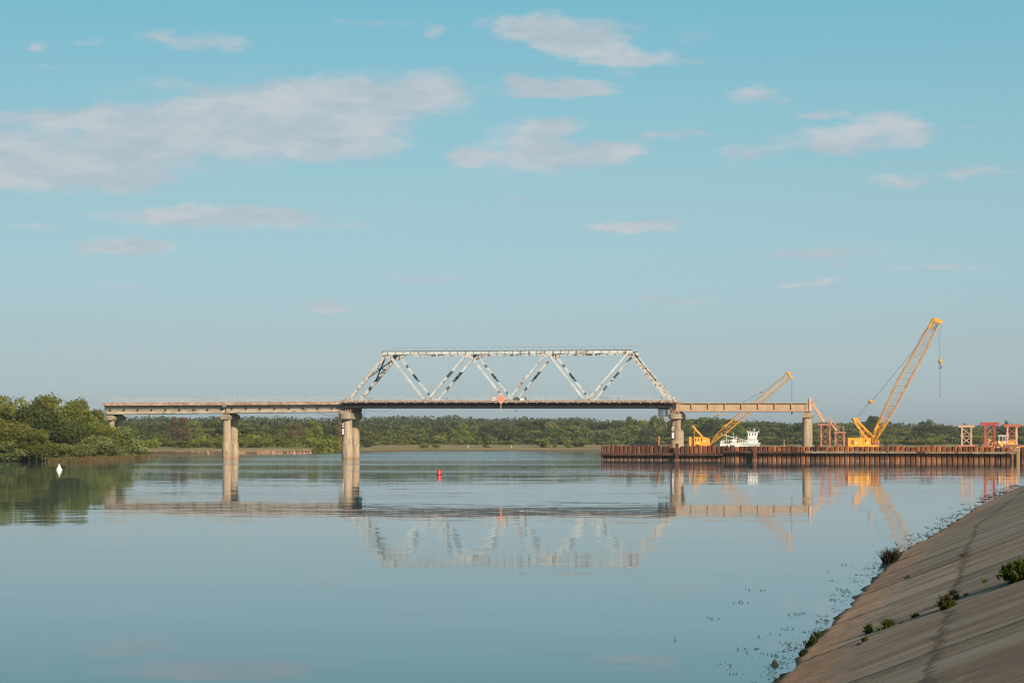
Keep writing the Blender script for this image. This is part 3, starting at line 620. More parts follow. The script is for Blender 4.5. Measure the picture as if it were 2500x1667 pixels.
# laterals between the two trusses
lt = MB()
for a, b_ in zip(ntp, ntp[1:]):
    m_ = (a + b_) / 2
    for p_, q_ in (((a, 0), (m_, TW)), ((m_, TW), (b_, 0)), ((a, TW), (m_, 0)), ((m_, 0), (b_, TW))): lt.beam((p_[0], p_[1], zt_ - .1), (q_[0], q_[1], zt_ - .1), .16, .2)
for x in ntp: lt.beam((x, .34, zt_ + .05), (x, TW - .34, zt_ + .05), .5, .45)
lt.build('top_lateral_bracing', M['slate_paint'], tr, zfun=zf)
for (x0, x1) in ((nb[0], ntp[0]), (nb[4], ntp[3])):
    pb = MB()
    def ep(t, y): return (x0 + (x1 - x0) * t, y, zb - .6 + (zt_ - zb + .6) * t)
    c0 = ep(.70, TW / 2)
    for t in (.46, .96):
        for y in (.3, TW - .3): pb.beam(ep(t, y), c0, .26, .26)
    pb.beam(ep(.70, .3), ep(.70, TW - .3), .24, .24); pb.beam(ep(.97, .3), ep(.97, TW - .3), .35, .35)
    pb.build('portal_bracing', M['slate_paint'], tr, zfun=zf)
dk = MB(); dk.box(-.3, TL + .2, -1.5, TW + 1.5, 14.2, 14.45); dk.box(-.3, TL + .2, -1.62, -1.5, 14.18, 14.68); dk.box(-.3, TL + .2, TW + 1.5, TW + 1.62, 14.18, 14.68)
dk.build('deck', M['rust_edge'], tr, zfun=zf)
x = .8
while x < TL: MB().box(x - .1, x + .1, -1.6, -.32, 13.98, 14.198).build('sidewalk_bracket', M['salmon_steel'], tr, zfun=zf); x += 2.62
x = 2.0
while x < TL: MB().box(x - .12, x + .12, .32, TW - .32, 13.0, 14.1).build('floor_beam', M['dark_steel'], tr, zfun=zf); x += 5.3
MB().box(-.2, TL + .1, .6, TW - .6, 14.453, 14.53).build('road_surface', pm_asph, tr, zfun=zf)
railing(.8, TL - 1.0, -1.5, 14.68, tr, h=1.15, zf=zf); railing(.4, TL, TW + 1.5, 14.68, tr, h=1.15, zf=zf)
hr = MB()
for k in range(33):
    x = ntp[0] + 1 + k * 2.05; hr.box(x - .02, x + .02, -.42, -.38, zt_ + .48, zt_ + 1.3)
hr.box(ntp[0] + 1, ntp[0] + 66.6, -.42, -.39, zt_ + 1.27, zt_ + 1.31)
hr.build('walkway_handrail', M['rope'], tr, zfun=zf)
cb = MB(); cb.path([(px_s(880 + 92 * i / 12) - S3, .5, 12.9 - 1.05 * math.sin(math.pi * i / 12)) for i in range(13)], .035); cb.build('hanging_cable', M['rope'], tr)
for x in (-.1, .5, 1.2): MB().box(x, x + .3, .2, 1.0, 11.9, 13.0).build('truss_bearing', M['rust_edge'], tr); MB().box(TL - x - .5, TL - x - .2, .2, 1.0, 11.5, 12.6).build('truss_bearing', M['rust_edge'], tr)
for y in (4.0, 6.5, 9.2): MB().box(-.1, 1.7, y - .3, y + .3, 11.9, 13.0).build('truss_bearing', M['rust_edge'], tr); MB().box(TL - 1.7, TL, y - .3, y + .3, 11.3, 12.6).build('truss_bearing', M['rust_edge'], tr)
# right bare span
rb = thing('bare_beam_span', 'bare tan concrete beams with ribs, no deck, right of the truss', 'bridge span', bp(px_s(1649)), BR)
RL = px_s(1976) - px_s(1649)
for wv in (.8, 3.0, 5.2, 7.4):
    b = MB(); b.box(0, RL, wv - .09, wv + .09, 11.75, 13.6); b.box(0, RL, wv - .26, wv + .26, 11.62, 11.95); b.box(0, RL, wv - .5, wv + .5, 13.6, 13.76)
    b.box(0, 1.4, wv - .24, wv + .24, 11.953, 13.597); b.box(RL - 1.0, RL, wv - .24, wv + .24, 11.953, 13.597)
    for k in range(8):
        x = px_s(1650 + (215 + 227.5 * (k - 0) - 227.5 * 0) / 5.6, 0) - px_s(1649)
        if 1.6 < x < RL - 1.2: b.box(x - .09, x + .09, wv - .42, wv + .42, 12.2, 13.597)
    b.build('beam', M['tan_concrete'], rb, (0, 0, 0), zfun=lambda x: -.13 * x / RL)

# lamp posts on the deck
for px, ytop, lab in ((303, 915, 'thin pale curved lamp post near the left end of the bridge'), (585, 911, 'thin pale curved lamp post just right of the slender pier')):
    s = px_s(px, 9.0); t = thing('street_lamp', lab, 'street lamp', bp(s, 9.0, 14.2), BR, 'lamp posts on the bridge deck')
    h = P(px, ytop, bp(s, 9).y).z - 14.2
    pb = MB(); pb.tube((0, 0, 0), (0, 0, h - .9), .085, 8, .06); pb.path([(0, 0, h - .9), (-.12, 0, h - .45), (-.4, 0, h - .15), (-.8, 0, h - .02)], .05, 6)
    pb.build('pole', M['lamp_pole'], t)
    MB().prism([(-.75, h - .08), (-1.35, h - .02), (-1.3, h + .1), (-.75, h + .06)], -.14, .14).build('lamp_head', M['lamp_pole'], t)
# signs on the near railing
s = px_s(1223, -1.7); zc = 14.68 - .4 - .0
t = thing('diamond_sign', 'large faded orange diamond sign hung on the truss railing', 'sign', bp(s, -1.72, P(1223, 974, bp(s, -1.72).y).z), BR)
MB().prism([(-1.30, 0), (0, -1.36), (1.30, 0), (0, 1.36)], -.03, .03).build('board', M['sign_pink'], t)
MB().prism([(-1.12, 0), (0, -1.17), (1.12, 0), (0, 1.17)], -.045, -.032).build('face', M['sign_orange'], t)
MB().box(-.09, .09, -.02, .06, -3.2, -1.25).build('pole', M['salmon_steel'], t)
s = px_s(1205.5, -1.7); t = thing('clearance_sign', 'small white square sign with dark marks left of the diamond', 'sign', bp(s, -1.70, P(1205.5, 972.5, bp(s, -1.7).y).z), BR)
MB().box(-.56, .56, -.02, .03, -.5, .56).build('frame', M['sign_red'], t)
MB().box(-.47, .47, -.035, -.023, -.5, .47).build('panel', M['sign_white'], t)
mk = MB(); mk.prism([(-.17, .45), (.17, .45), (0, .2)], -.045, -.038)
for q in ((-.30, .02, -.22, -.30), (-.12, .12, -.04, -.30)): mk.box(q[0], q[2], -.045, -.038, q[3], q[1])
mk.box(-.30, -.04, -.045, -.038, .04, .12); mk.box(-.30, -.04, -.045, -.038, -.14, -.06); mk.box(-.30, -.04, -.045, -.038, -.32, -.24)
mk.box(.14, .22, -.045, -.038, -.32, .12); mk.box(.24, .34, -.045, -.038, .02, .12); mk.box(.24, .34, -.045, -.038, -.3, -.2); mk.build('marks', M['black'], t)
# parked objects seen through the railing
s = px_s(1262, 1.5); t = thing('cable_drum', 'small dark and white bundle behind the railing right of the diamond sign', 'equipment', bp(s, .8, 14.3), BR)
MB().prism([(-.9, 0), (.8, 0), (.9, .6), (.3, 1.15), (-.5, 1.0), (-1.0, .5)], -.3, .5).build('cover', M['black'], t)
MB().box(.95, 2.1, -.2, .4, 0, .8).build('crate', M['sign_white'], t); MB().box(2.12, 2.5, -.1, .3, .1, 1.1).build('side_panel', M['glass_dark'], t)
# rod and cradle beneath the deck
s = px_s(1261, 0); t = thing('hanging_rod', 'dark rod with weight hanging under the truss, right of the diamond', 'rod', bp(s, -.5, 11.9), BR)
MB().tube((0, 0, 0), (-.06, 0, 1.05), .05).build('rod', M['dark_steel'], t); MB().lathe([(.05, -.2), (.13, -.12), (.13, .02), (.05, .1)], (0, 0, 0), 10).build('weight', M['dark_steel'], t)
s0, s1 = px_s(1605), px_s(1629); t = thing('inspection_cradle', 'black caged inspection cradle hanging beneath the right truss end', 'cradle', bp(s0, .4), BR)
Lc = s1 - s0; c = MB(); c.box(-.3, Lc, 0, 6, 12.3, 12.62); c.box(0.1, Lc, 0, 2.2, 10.45, 10.55)
for x in (.15, .45, 1.0, 1.9, 2.2): c.box(x, x + .12, 0, .08, 10.5, 12.35); c.box(x, x + .12, 2.1, 2.2, 10.5, 12.35)
for z in (10.8, 11.25, 11.65, 12.05): c.box(.15, Lc, 0, .06, z, z + .1); c.box(.15, Lc, 2.14, 2.2, z, z + .1)
c.build('cage', M['black'], t)

# ------------------------------------------------------------------ cofferdam and causeway
C0 = Vector((19.9, 406, 0)); C1 = Vector((97.0, 356, 0)); CD = (C1 - C0); CLn = CD.length; CD.normalize(); CRz = math.atan2(CD.y, CD.x)
CN = Vector((CD.y, -CD.x, 0))       # outward, towards the camera
def cs(px):
    k = (px - 1250) / F; return (k * C0.y - C0.x) / (CD.x - k * CD.y)
def cz(px, py): Y = (C0 + CD * cs(px)).y; return CAMH + (HZ - py) * Y / F
# sand platform
plat = MB(); inner = .9
poly = [C0 - CN * inner + CD * .8, C1 - CN * inner - CD * .2, Vector((104, 352, 0)), Vector((150, 400, 0)), Vector((165, 470, 0)), Vector((120, 500, 0)), Vector((60, 512, 0)), Vector((26, 512, 0))]
zz = 2.05
plat.add([(p.x, p.y, zz) for p in poly] + [(p.x, p.y, -1) for p in poly], [tuple(range(len(poly)))] + [(i, (i + 1) % len(poly), len(poly) + (i + 1) % len(poly), len(poly) + i) for i in range(len(poly))])
tag(plat.build('causeway_ground', M['sand']), 'filled sand platform behind the sheet piles', 'ground', kind='structure')
# one corrugated pile, several heights
pitch = 1.075
def pile_mesh(top, mat, wide=1.0):
    prof = [(0, .0), (.10, .0), (.22, -.25), (.855, -.25), (.975, .0), (pitch, .0)]; th = .045
    m = MB(); n = len(prof)
    fr = [(x * wide, y) for x, y in prof]; bk = [(x * wide, y + th) for x, y in prof]
    vs = [(x, y, -1.5) for x, y in fr] + [(x, y, top) for x, y in fr] + [(x, y, -1.5) for x, y in bk] + [(x, y, top) for x, y in bk]
    fs = []
    for i in range(n - 1):
        fs += [(i, i + 1, n + i + 1, n + i), (2 * n + i + 1, 2 * n + i, 3 * n + i, 3 * n + i + 1), (n + i, n + i + 1, 3 * n + i + 1, 3 * n + i)]
    fs += [(0, n, 3 * n, 2 * n), (n - 1, 3 * n - 1, 4 * n - 1, 2 * n - 1)]
    m.add(vs, fs)
    m.box(-.035, .035, -.03, .06, -1.5, top - .03)      # interlock
    return m.mesh('sheet_pile', mat)
def sheet_wall(label, a, d, n, matf, topf, group='sheet pile walls of the cofferdam'):
    rz = math.atan2(d.y, d.x); t = thing('sheet_pile_wall', label, 'sheet pile wall', a, rz, group)
    cache = {}
    for i in range(n):
        top = round(topf(i) * 12) / 12; mt = matf(i); key = (top, mt.name)
        if key not in cache: cache[key] = pile_mesh(top, mt)
        o = bpy.data.objects.new('sheet_pile', cache[key]); COL.objects.link(o); o.parent = t; o.location = (i * pitch, random.uniform(-.03, .03), 0)
        o.rotation_euler = (0, random.uniform(-.006, .006), 0)
    return t
ns = int(CLn / pitch); rr_ = random.Random(3)
def topf(i):
    px = 1471 + i * 12.1
    s = i * pitch; pxx = (C0 + CD * s).x / (C0 + CD * s).y * F + 1250
    base = np.interp(pxx, [1471, 1640, 1770, 2000, 2200, 2330, 2480], [3.12, 3.15, 3.05, 2.98, 2.95, 2.93, 2.82])
    if 1638 < pxx < 1652: base = 2.6
    if rr_.random() < .06: base += .22
    return base + rr_.uniform(-.14, .12)
def matf(i):
    s = i * pitch; pxx = (C0 + CD * s).x / (C0 + CD * s).y * F + 1250
    pr = np.interp(pxx, [1471, 1690, 1720, 1760, 1860, 2050, 2200], [.02, .1, .75, .25, .35, .8, .93])
    return M['rust_orange'] if rr_.random() < pr else M['rust_dark']
wall = sheet_wall('long rusty sheet pile wall facing the river, from cofferdam end to bank', C0, CD, ns, matf, topf)
wl = MB()
def wale(px0, px1, y0, y1, mi, double=False):
    a, b = cs(px0), cs(px1); z0 = cz((px0 + px1) / 2, y1); z1 = cz((px0 + px1) / 2, y0)
    m = MB(); m.box(a, b, -.86, -.42, z0, z1 - .003)
    if double: m.box(a, b, -.92, -.86, z1 - .12, z1); m.box(a, b, -.92, -.86, z0 - .02, z0 + .10)
    else: m.box(a, b, -.90, -.86, z1 - .1, z1 + .02)
    return m.build('wale', M[mi], wall)
wale(1469, 1591, 1105.5, 1110.5, 'wale_rust', True); wale(1592, 1655, 1105.5, 1110.5, 'wale_rust', True); wale(1661, 1711, 1106, 1110.5, 'wale_rust', True); wale(1712, 1768, 1106.5, 1111, 'wale_rust', True)
wale(1769, 1845, 1100.8, 1105.2, 'wale_rust', True); wale(1853, 1968, 1101, 1105.5, 'wale_rust', True); wale(1969, 2098, 1101, 1106, 'wale_pale'); wale(2099, 2239, 1101.5, 1106.2, 'wale_pale'); wale(2240, 2262, 1102, 1106.5, 'wale_rust'); wale(2263, 2375, 1102, 1106.8, 'wale_pale'); wale(2376, 2429, 1102, 1107.2, 'wale_pale'); wale(2430, 2484, 1102.4, 1107.5, 'wale_pale')
# separate tall posts driven in front of the wall
def post(px, py, wpx, mat, label, dy=-1.15, zb=-1.0, name='steel_post', flange=True):
    s = cs(px); p = C0 + CD * s - CN * dy * -1.0; Y = p.y; z = CAMH + (HZ - py) * Y / F; hw_ = wpx * Y / F / 2
    p = C0 + CD * s + CN * (-dy)
    m = MB()
    if flange: m.box(-hw_, hw_, -.06, 0, zb, z); m.box(-hw_, hw_, .3, .36, zb, z); m.box(-.04, .04, .002, .298, zb, z - .01)
    else: m.tube((0, .15, zb), (0, .15, z), hw_, 12)
    o = m.build(name, mat, None, p, CRz); tag(o, label, 'post', 'steel posts driven along the sheet piles'); return o
post(1658, 1082, 6.2, M['rust_dark'], 'dark rusty post in front of piles right below the ladder pier')
post(1848.5, 1088, 6.5, M['rust_dark'], 'dark rusty post in front of piles below the towboat wheelhouse')
post(1473, 1084, 5, M['wale_rust'], 'brown corner post at the left end of the pile wall', dy=-.6)
post(1596.5, 1064, 5.4, M['orange_steel'], 'tall orange pipe standing above the left part of the pile wall', dy=2.0, flange=False)
post(2489, 1092, 6.5, M['amber_steel'], 'pale tan corner post at the right end of the wale', dy=-.9)
post(2158, 1084, 8, M['rust_dark'], 'short dark pile end sticking up just right of the large crane', dy=.8)
post(1898.5, 1074, 2.2, M['tan_steel'], 'thin pale leaning stake between the towboat and right pier', dy=3, flange=False)
post(1697, 1085, 5, M['rust_dark'], 'dark pile end sticking up before the small crane cab', dy=.7)
# return walls
topb = lambda i: 3.05 + rr_.uniform(-.1, .1)
sheet_wall('left return of the sheet pile wall running back from the corner', C0 + Vector((.15, .3, 0)), Vector((.055, 1, 0)).normalized(), 58, lambda i: M['rust_dark'], topb)
sheet_wall('short brown pile wall right of the tan corner post', Vector((98.1, 355.6, 0)), Vector((.93, -.36, 0)).normalized(), 12, lambda i: M['rust_dark'], lambda i: 2.85 + rr_.uniform(-.06, .06))
# low black barge behind the piles
Y = 430; a = P(1537, 1088, Y); b = P(1604, 1083, Y)
t = thing('pontoon', 'low black pontoon behind the left piles', 'pontoon', ((a.x + b.x) / 2, Y, 0))
hw = (b.x - a.x) / 2
MB().prism([(-hw, 2.9), (-hw * .8, 2.2), (hw * .9, 2.2), (hw, 2.9), (hw, b.z - .1), (hw * .55, b.z), (-hw * .2, b.z - .08), (-hw * .75, b.z)], -2, 3).build('hull', M['black'], t)
MB().box(-hw * .72, -hw * .6, -1, -.8, b.z, b.z + .45).build('bollard', M['black'], t)

# ------------------------------------------------------------------ cranes
def lattice(pts0, pts1, wd, mb, nbay, r=.07, rb=.035, mi=0, mi2=0):
    # pts0/pts1: (lower chord, upper chord) polylines in x,z ; wd(t): half width
    def L0(t): return interp(pts0, t)
    def L1(t): return interp(pts1, t)
    def interp(pl, t):
        n = len(pl) - 1; k = min(int(t * n), n - 1); f = t * n - k
        return Vector(pl[k]).lerp(Vector(pl[k + 1]), f)
    prev = None
    for i in range(nbay + 1):
        t = i / nbay; a = L0(t); b = L1(t); h = wd(t)
        cur = [Vector((a.x, -h, a.y)), Vector((a.x, h, a.y)), Vector((b.x, h, b.y)), Vector((b.x, -h, b.y))]
        for k in range(4): mb.tube(cur[k], cur[(k + 1) % 4], rb, 4, mi=mi2)
        if prev:
            for k in range(4):
                mb.tube(prev[k], cur[k], r, 5, mi=mi)
                q = (k + 1) % 4
                if i % 2: mb.tube(prev[k], cur[q], rb, 4, mi=mi2)
                else: mb.tube(prev[q], cur[k], rb, 4, mi=mi2)
        prev = cur
def crane(label, Y, refpx, q, spec):
    root = P(refpx, 1087, Y); root.z = 2.05
    t = thing('crawler_crane', label, 'crane', root, 0, 'yellow lattice boom cranes')
    def X(px, py): v = P(px, py, Y) - root; return (v.x, v.z)
    def X3(px, py, y=0): v = X(px, py); return Vector((v[0], y, v[1]))
    spec(t, X, X3); return t
def tracks(t, x0, x1):
    for y in (-1.7, 1.7):
        m = MB(); r = .42
        pr = [(x0 + r + r * math.cos(a), r + r * math.sin(a)) for a in np.linspace(math.pi / 2, 3 * math.pi / 2, 8)] + [(x1 - r + r * math.cos(a), r + r * math.sin(a)) for a in np.linspace(-math.pi / 2, math.pi / 2, 8)]
        m.prism(pr, y - .32, y + .32); m.build('crawler_track', M['black'], t)
def small(t, X, X3):
    (x0, zt), (x1, zb) = X(1693, 1067), X(1731, 1088.5)
    b = MB(); b.box(x0, x1 - 1.2, -1.4, 1.4, zb, zt); b.prism([(x1 - 1.2, zb), (x1 + .1, zb), (x1 + .1, zt - .35), (x1 - 1.2, zt - .002)], -1.395, 1.395); b.box(x0 - .1, x1 - 1.1, -1.5, 1.5, zt + .003, zt + .09)
    b.build('house', M['crane_yellow'], t)
    for px, py in ((1696.5, 1073.5), (1703.5, 1073.5), (1711.5, 1072.8)):
        v = X(px, py); hh = .3 if px < 1710 else .38; wmb = MB(); wmb.box(v[0] - .14, v[0] + .14, -1.43, -1.403, v[1] - hh, v[1] + hh); wmb.build('window', M['glass_dark'], t)
    for px, py in ((1702.5, 1080.5), (1718.5, 1077.5)):
        v = X(px, py); MB().box(v[0] - .3, v[0] + .3, -1.44, -1.403, v[1] - .12, v[1] + .12).build('nameplate', M['sign_white'], t)
    cx0 = X(1681, 1066)[0]; cx1 = X(1687, 1066)[0]; cw = MB(); cw.box(cx0, cx1, -1.45, 1.45, zb, zt + .15); cw.build('counterweight', M['crane_yellow'], t)
    mm = MB(); mm.box(cx1 + .003, x0 - .003, -1.1, 1.1, zb, zt - .3)
    for k in range(5): mm.box(cx1 + .1, x0 - .1, -1.3, -1.11, zb + .2 + k * .4, zb + .35 + k * .4)
    mm.build('engine', M['brown_red_steel'], t)
    xc = (x0 + x1) / 2; MB().lathe([(1.0, .75), (1.0, zb)], (xc, 0, 0), 16).build('slew_ring', M['black'], t)
    MB().box(xc - 1.2, xc + 1.2, -1.4, 1.4, .4, .8).build('undercarriage', M['black'], t); tracks(t, xc - 2.6, xc + 2.6)
    # A-frame
    g = MB()
    for y in (-.9, .9):
        g.beam(X3(1727, 1079, y), X3(1692, 1041, y * .7), .22, .38); g.tube(X3(1694, 1068, y), X3(1696.5, 1046, y * .75), .05)
    g.tube(X3(1691.5, 1041, -.9), X3(1691.5, 1041, .9), .28, 10); g.tube(X3(1697, 1044, -.8), X3(1697, 1044, .8), .12)
    g.build('gantry', M['crane_yellow'], t)
    # boom
    bm = MB(); lo = [X(1733, 1085), X(1790, 1040), X(1845, 996), X(1885, 960), X(1928, 924)]; up = [X(1731, 1081), X(1775.5, 1030), X(1826, 988), X(1862, 957), X(1918, 918)]
    lo = [X(1732, 1086), X(1766, 1062), X(1831.5, 1005), X(1860, 981), X(1928, 924)]; up = [X(1735, 1083), X(1748, 1060), X(1811, 1002), X(1849, 975), X(1912, 921)]
    lattice(lo, up, lambda q_: .35 + .4 * min(1, q_ * 6) - .25 * max(0, (q_ - .8) * 5), bm, 24, .085, .036)
    for y in (-.75, .75): bm.tube(X3(1768, 1060.5, y), X3(1831, 1005.5, y), .16, 6); bm.tube(X3(1831, 1005.5, y), X3(1926, 926, y * .7), .12, 6)
    for y in (-.75, .75): bm.beam(X3(1768, 1041, y), X3(1788, 1025.5, y), .2, .3)
    bm.build('boom', M['boom_ochre'], t)
    hd = MB()
    for y in (-.4, .4):
        hd.tube(X3(1912, 924, y), X3(1921, 909, y), .10); hd.tube(X3(1929, 921, y), X3(1921, 909, y), .14)
        hd.prism([X(1919, 908), X(1931, 909), X(1930, 914), X(1926, 915)], y - .06, y + .06)
    hd.tube(X3(1931, 921.5, -.5), X3(1931, 921.5, .5), .42, 14); hd.tube(X3(1924, 911, -.45), X3(1924, 911, .45), .28, 10)
    hd.build('boom_head', M['crane_yellow'], t)
    r = MB(); br_ = X3(1756, 1011.5)
    for dy in (-.5, -.15, .2, .5): r.tube(X3(1692, 1040, dy), X3(1755 + dy * 2, 1012, dy), .02, 4)
    for dy in (-.5, .5): r.tube(X3(1757, 1010, dy), X3(1860 + dy * 3, 957.5, dy), .03, 4); r.tube(X3(1860 + dy * 3, 957.5, dy), X3(1922, 912, dy * .8), .03, 4)
    r.tube(X3(1790, 1041, 0), X3(1926, 927, 0) + Vector((0, 0, -.4)), .015, 4); r.tube(X3(1735, 1080, .2), X3(1926, 930, .2) + Vector((.6, 0, -.5)), .015, 4)
    r.build('stay_ropes', M['rope'], t)
    MB().lathe([(.1, -.3), (.35, -.2), (.4, 0), (.35, .2), (.1, .3)], br_, 12, sx=1.1).build('bridle_block', M['boom_orange'], t)
    MB().lathe([(.05, -.2), (.2, -.1), (.2, .1), (.05, .2)], X3(1860, 957.5), 10, sx=2).build('rope_joint', M['orange_steel'], t)
    h = MB()
    for dx_ in (-.12, .0, .12): h.tube(X3(1933, 925) + Vector((dx_, dx_, 0)), X3(1933.5, 1006) + Vector((dx_ * .7, dx_, 0)), .025, 4)
    h.tube(X3(1933.5, 1010), X3(1933.5, 1029), .035, 4); h.build('hoist_ropes', M['rope'], t)
    MB().lathe([(.06, -.4), (.17, -.3), (.19, .1), (.12, .35)], X3(1933.5, 1008), 10).build('hook_block', M['black'], t)
def large(t, X, X3):
    (x0, zt), (x1, zb) = X(2067, 1069), X(2147.5, 1091)
    xm = X(2123, 1080)[0]
    b = MB(); b.box(x0 + .003, xm, -1.5, 1.5, zb + .45, zt); b.box(x0 + .5, xm - .3, -1.52, -1.503, zb + .5, zt - .1); b.box(x0, x1 - .5, -1.56, 1.56, zb, zb + .447); b.box(x0 - .05, xm + .1, -1.6, 1.6, zt + .003, zt + .09)
    b.build('house', M['crane_yellow'], t)
    MB().prism([(x1 - 2.0, zb + .45), (x1, zb + .45), (x1 + .05, zb + 1.2), (x1 - .5, zt + .1), (x1 - 1.8, zt + .1)], .55, 1.55).build('cab', M['crane_yellow'], t)
    MB().box(x1 - 1.6, x1 - .3, .5, .546, zb + 1.1, zt - .1).build('window', M['glass_dark'], t)
    v = X(2078.5, 1079); MB().box(v[0] - .28, v[0] + .28, -1.56, -1.523, v[1] - .45, v[1] + .45).build('louvre', M['brown_red_steel'], t)
    v = X(2110, 1075); MB().box(v[0] - .13, v[0] + .13, -1.56, -1.523, v[1] - .3, v[1] + .3).build('window', M['glass_dark'], t)
    for px, py in ((2086.5, 1080.5), (2115.5, 1080.5)):
        v = X(px, py); MB().box(v[0] - .24, v[0] + .24, -1.56, -1.523, v[1] - .12, v[1] + .12).build('nameplate', M['sign_white'], t)
    xs_ = MB()
    for px in (2105, 2119): v = X(px, 1080); xs_.box(v[0] - .03, v[0] + .03, -1.545, -1.523, zb + .5, zt - .1)
    xs_.build('panel_seam', M['brown_red_steel'], t)
    xc = X(2108, 1087)[0]; MB().lathe([(1.1, .75), (1.1, zb)], (xc, 0, 0), 16).build('slew_ring', M['black'], t)
    MB().box(xc - 1.4, xc + 1.4, -1.4, 1.4, .4, .8).build('undercarriage', M['black'], t); tracks(t, xc - 2.9, xc + 2.9)
    m = MB(); m.lathe([(.35, -.7), (.35, .7)], (0, 0, 0), 10)
    mm = MB(); mm.tube(X3(2134, 1078, -.5), X3(2134, 1078, .5), .5, 12); mm.box(X(2128, 0)[0], X(2146, 0)[0], -1.0, .4, zb + .45, zb + 1.0); mm.build('winch', M['brown_red_steel'], t)
    g = MB()
    for y in (-1.0, 1.0):
        g.beam(X3(2131, 1066, y), X3(2089, 1022, y * .8), .13, .2); g.beam(X3(2125, 1084, y), X3(2083, 1024, y * .8), .13, .22)
        for f in (.25, .45, .65): g.tube(X3(2131 - 42 * f, 1066 - 44 * f, y * .9), X3(2125 - 42 * f, 1084 - 60 * f, y * .9), .05)
        g.tube(X3(2103, 1072, y), X3(2100, 1051, y), .10); g.tube(X3(2100, 1051, y), X3(2116, 1068, y), .05); g.tube(X3(2103, 1060, y), X3(2112, 1071, y), .05)
    g.tube(X3(2084, 1024, -1.0), X3(2084, 1024, 1.0), .3, 10); g.tube(X3(2093, 1022, -.9), X3(2093, 1022, .9), .16, 8); g.tube(X3(2100, 1050, -1.1), X3(2100, 1050, 1.1), .15, 8)
    for y in (-.7, 0, .7): g.prism([X(2082, 1020), X(2094, 1020), X(2094, 1026), X(2085, 1028)], y - .05, y + .05)
    g.build('gantry', M['crane_yellow'], t)
    ft = MB(); lattice([X(2131, 1084), X(2141, 1069), X(2152, 1052), X(2167, 1027)], [X(2127, 1080), X(2133, 1062), X(2140, 1040), X(2150, 1020)], lambda q_: .75 + .3 * q_, ft, 6, .11, .06)
    ft.beam(X3(2134, 1050, -1), X3(2141, 1037, -1), .12, .4); ft.build('boom_foot', M['crane_yellow'], t)
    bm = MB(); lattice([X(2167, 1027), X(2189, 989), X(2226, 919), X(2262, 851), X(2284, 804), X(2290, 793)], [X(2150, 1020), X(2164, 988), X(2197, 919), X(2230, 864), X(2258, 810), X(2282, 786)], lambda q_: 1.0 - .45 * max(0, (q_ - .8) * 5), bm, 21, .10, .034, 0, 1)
    bm.build('boom', [M['boom_orange'], M['brace_shade']], t)
    hd = MB()
    for y in (-.55, .55):
        hd.prism([X(2277, 776), X(2281, 775.5), X(2294, 780), X(2299.5, 784), X(2299, 789), X(2294, 791), X(2284, 787), X(2278, 782)], y - .06, y + .06)
        hd.beam(X3(2263, 806, y), X3(2279, 777, y), .12, .28)
    hd.tube(X3(2296, 786, -.6), X3(2296, 786, .6), .36, 14); hd.tube(X3(2280, 779, -.6), X3(2280, 779, .6), .2, 10)
    hd.box(X(2281, 0)[0], X(2296, 0)[0], -.49, .49, X(0, 782)[1], X(0, 781)[1]); hd.build('boom_head', M['crane_yellow'], t)
    r = MB()
    for dy in (-.6, -.2, .2, .6): r.tube(X3(2084 + 2 * dy, 1023, dy), X3(2123 + 3 * dy, 981, dy), .022, 4); r.tube(X3(2091 + dy, 1021, dy), X3(2129 + 2 * dy, 982, dy), .022, 4)
    for dx_, dy in ((-1.6, -.45), (1.6, .45)): r.tube(X3(2129 + dx_, 979, dy), X3(2250 + dx_, 831, dy), .035, 4); r.tube(X3(2250 + dx_, 831, dy), X3(2268, 800, dy), .03, 4); r.tube(X3(2268, 800, dy), X3(2281, 779, dy), .03, 4)
    r.tube(X3(2140, 1070, .3), X3(2292, 800, .3) + Vector((.55, 0, 0)), .018, 4); r.build('stay_ropes', M['rope'], t)
    bb = MB(); bb.lathe([(.15, -.3), (.5, -.2), (.55, .05), (.4, .25), (.1, .32)], X3(2126, 980.5), 12, sx=1.15); bb.build('bridle_block', M['crane_yellow'], t)
    h = MB()
    for px in (2290, 2293.5, 2298.5): h.tube(X3(px, 790), X3(px * .3 + 2295 * .7, 877), .02, 4)
    for px in (2293, 2296): h.tube(X3(px, 895), X3(px, 969), .03, 4)
    h.tube(X3(2291.5, 969), X3(2297.5, 969), .035, 4); h.build('hoist_ropes', M['rope'], t)
    MB().lathe([(.05, -.7), (.22, -.5), (.42, -.15), (.45, .05), (.2, .25), (.12, .6), (.05, .85)], X3(2295, 881.5), 12).build('hook_block', M['crane_yellow'], t)
    hk = MB(); c0 = X3(2295, 894)
    hk.path([c0 + Vector((math.cos(a) * .28, 0, math.sin(a) * .28 - .1)) for a in np.linspace(math.pi / 2, -math.pi * .95, 9)], .08, 6); hk.tube(c0 + Vector((0, 0, .18)), c0 + Vector((0, 0, .6)), .08); hk.build('hook', M['black'], t)
crane('smaller ochre crane behind the bare beam span, boom crossing it', 500, 1708, 0, small)
crane('taller yellow crane at right with orange lattice boom raised steeply', 400, 2107, 0, large)

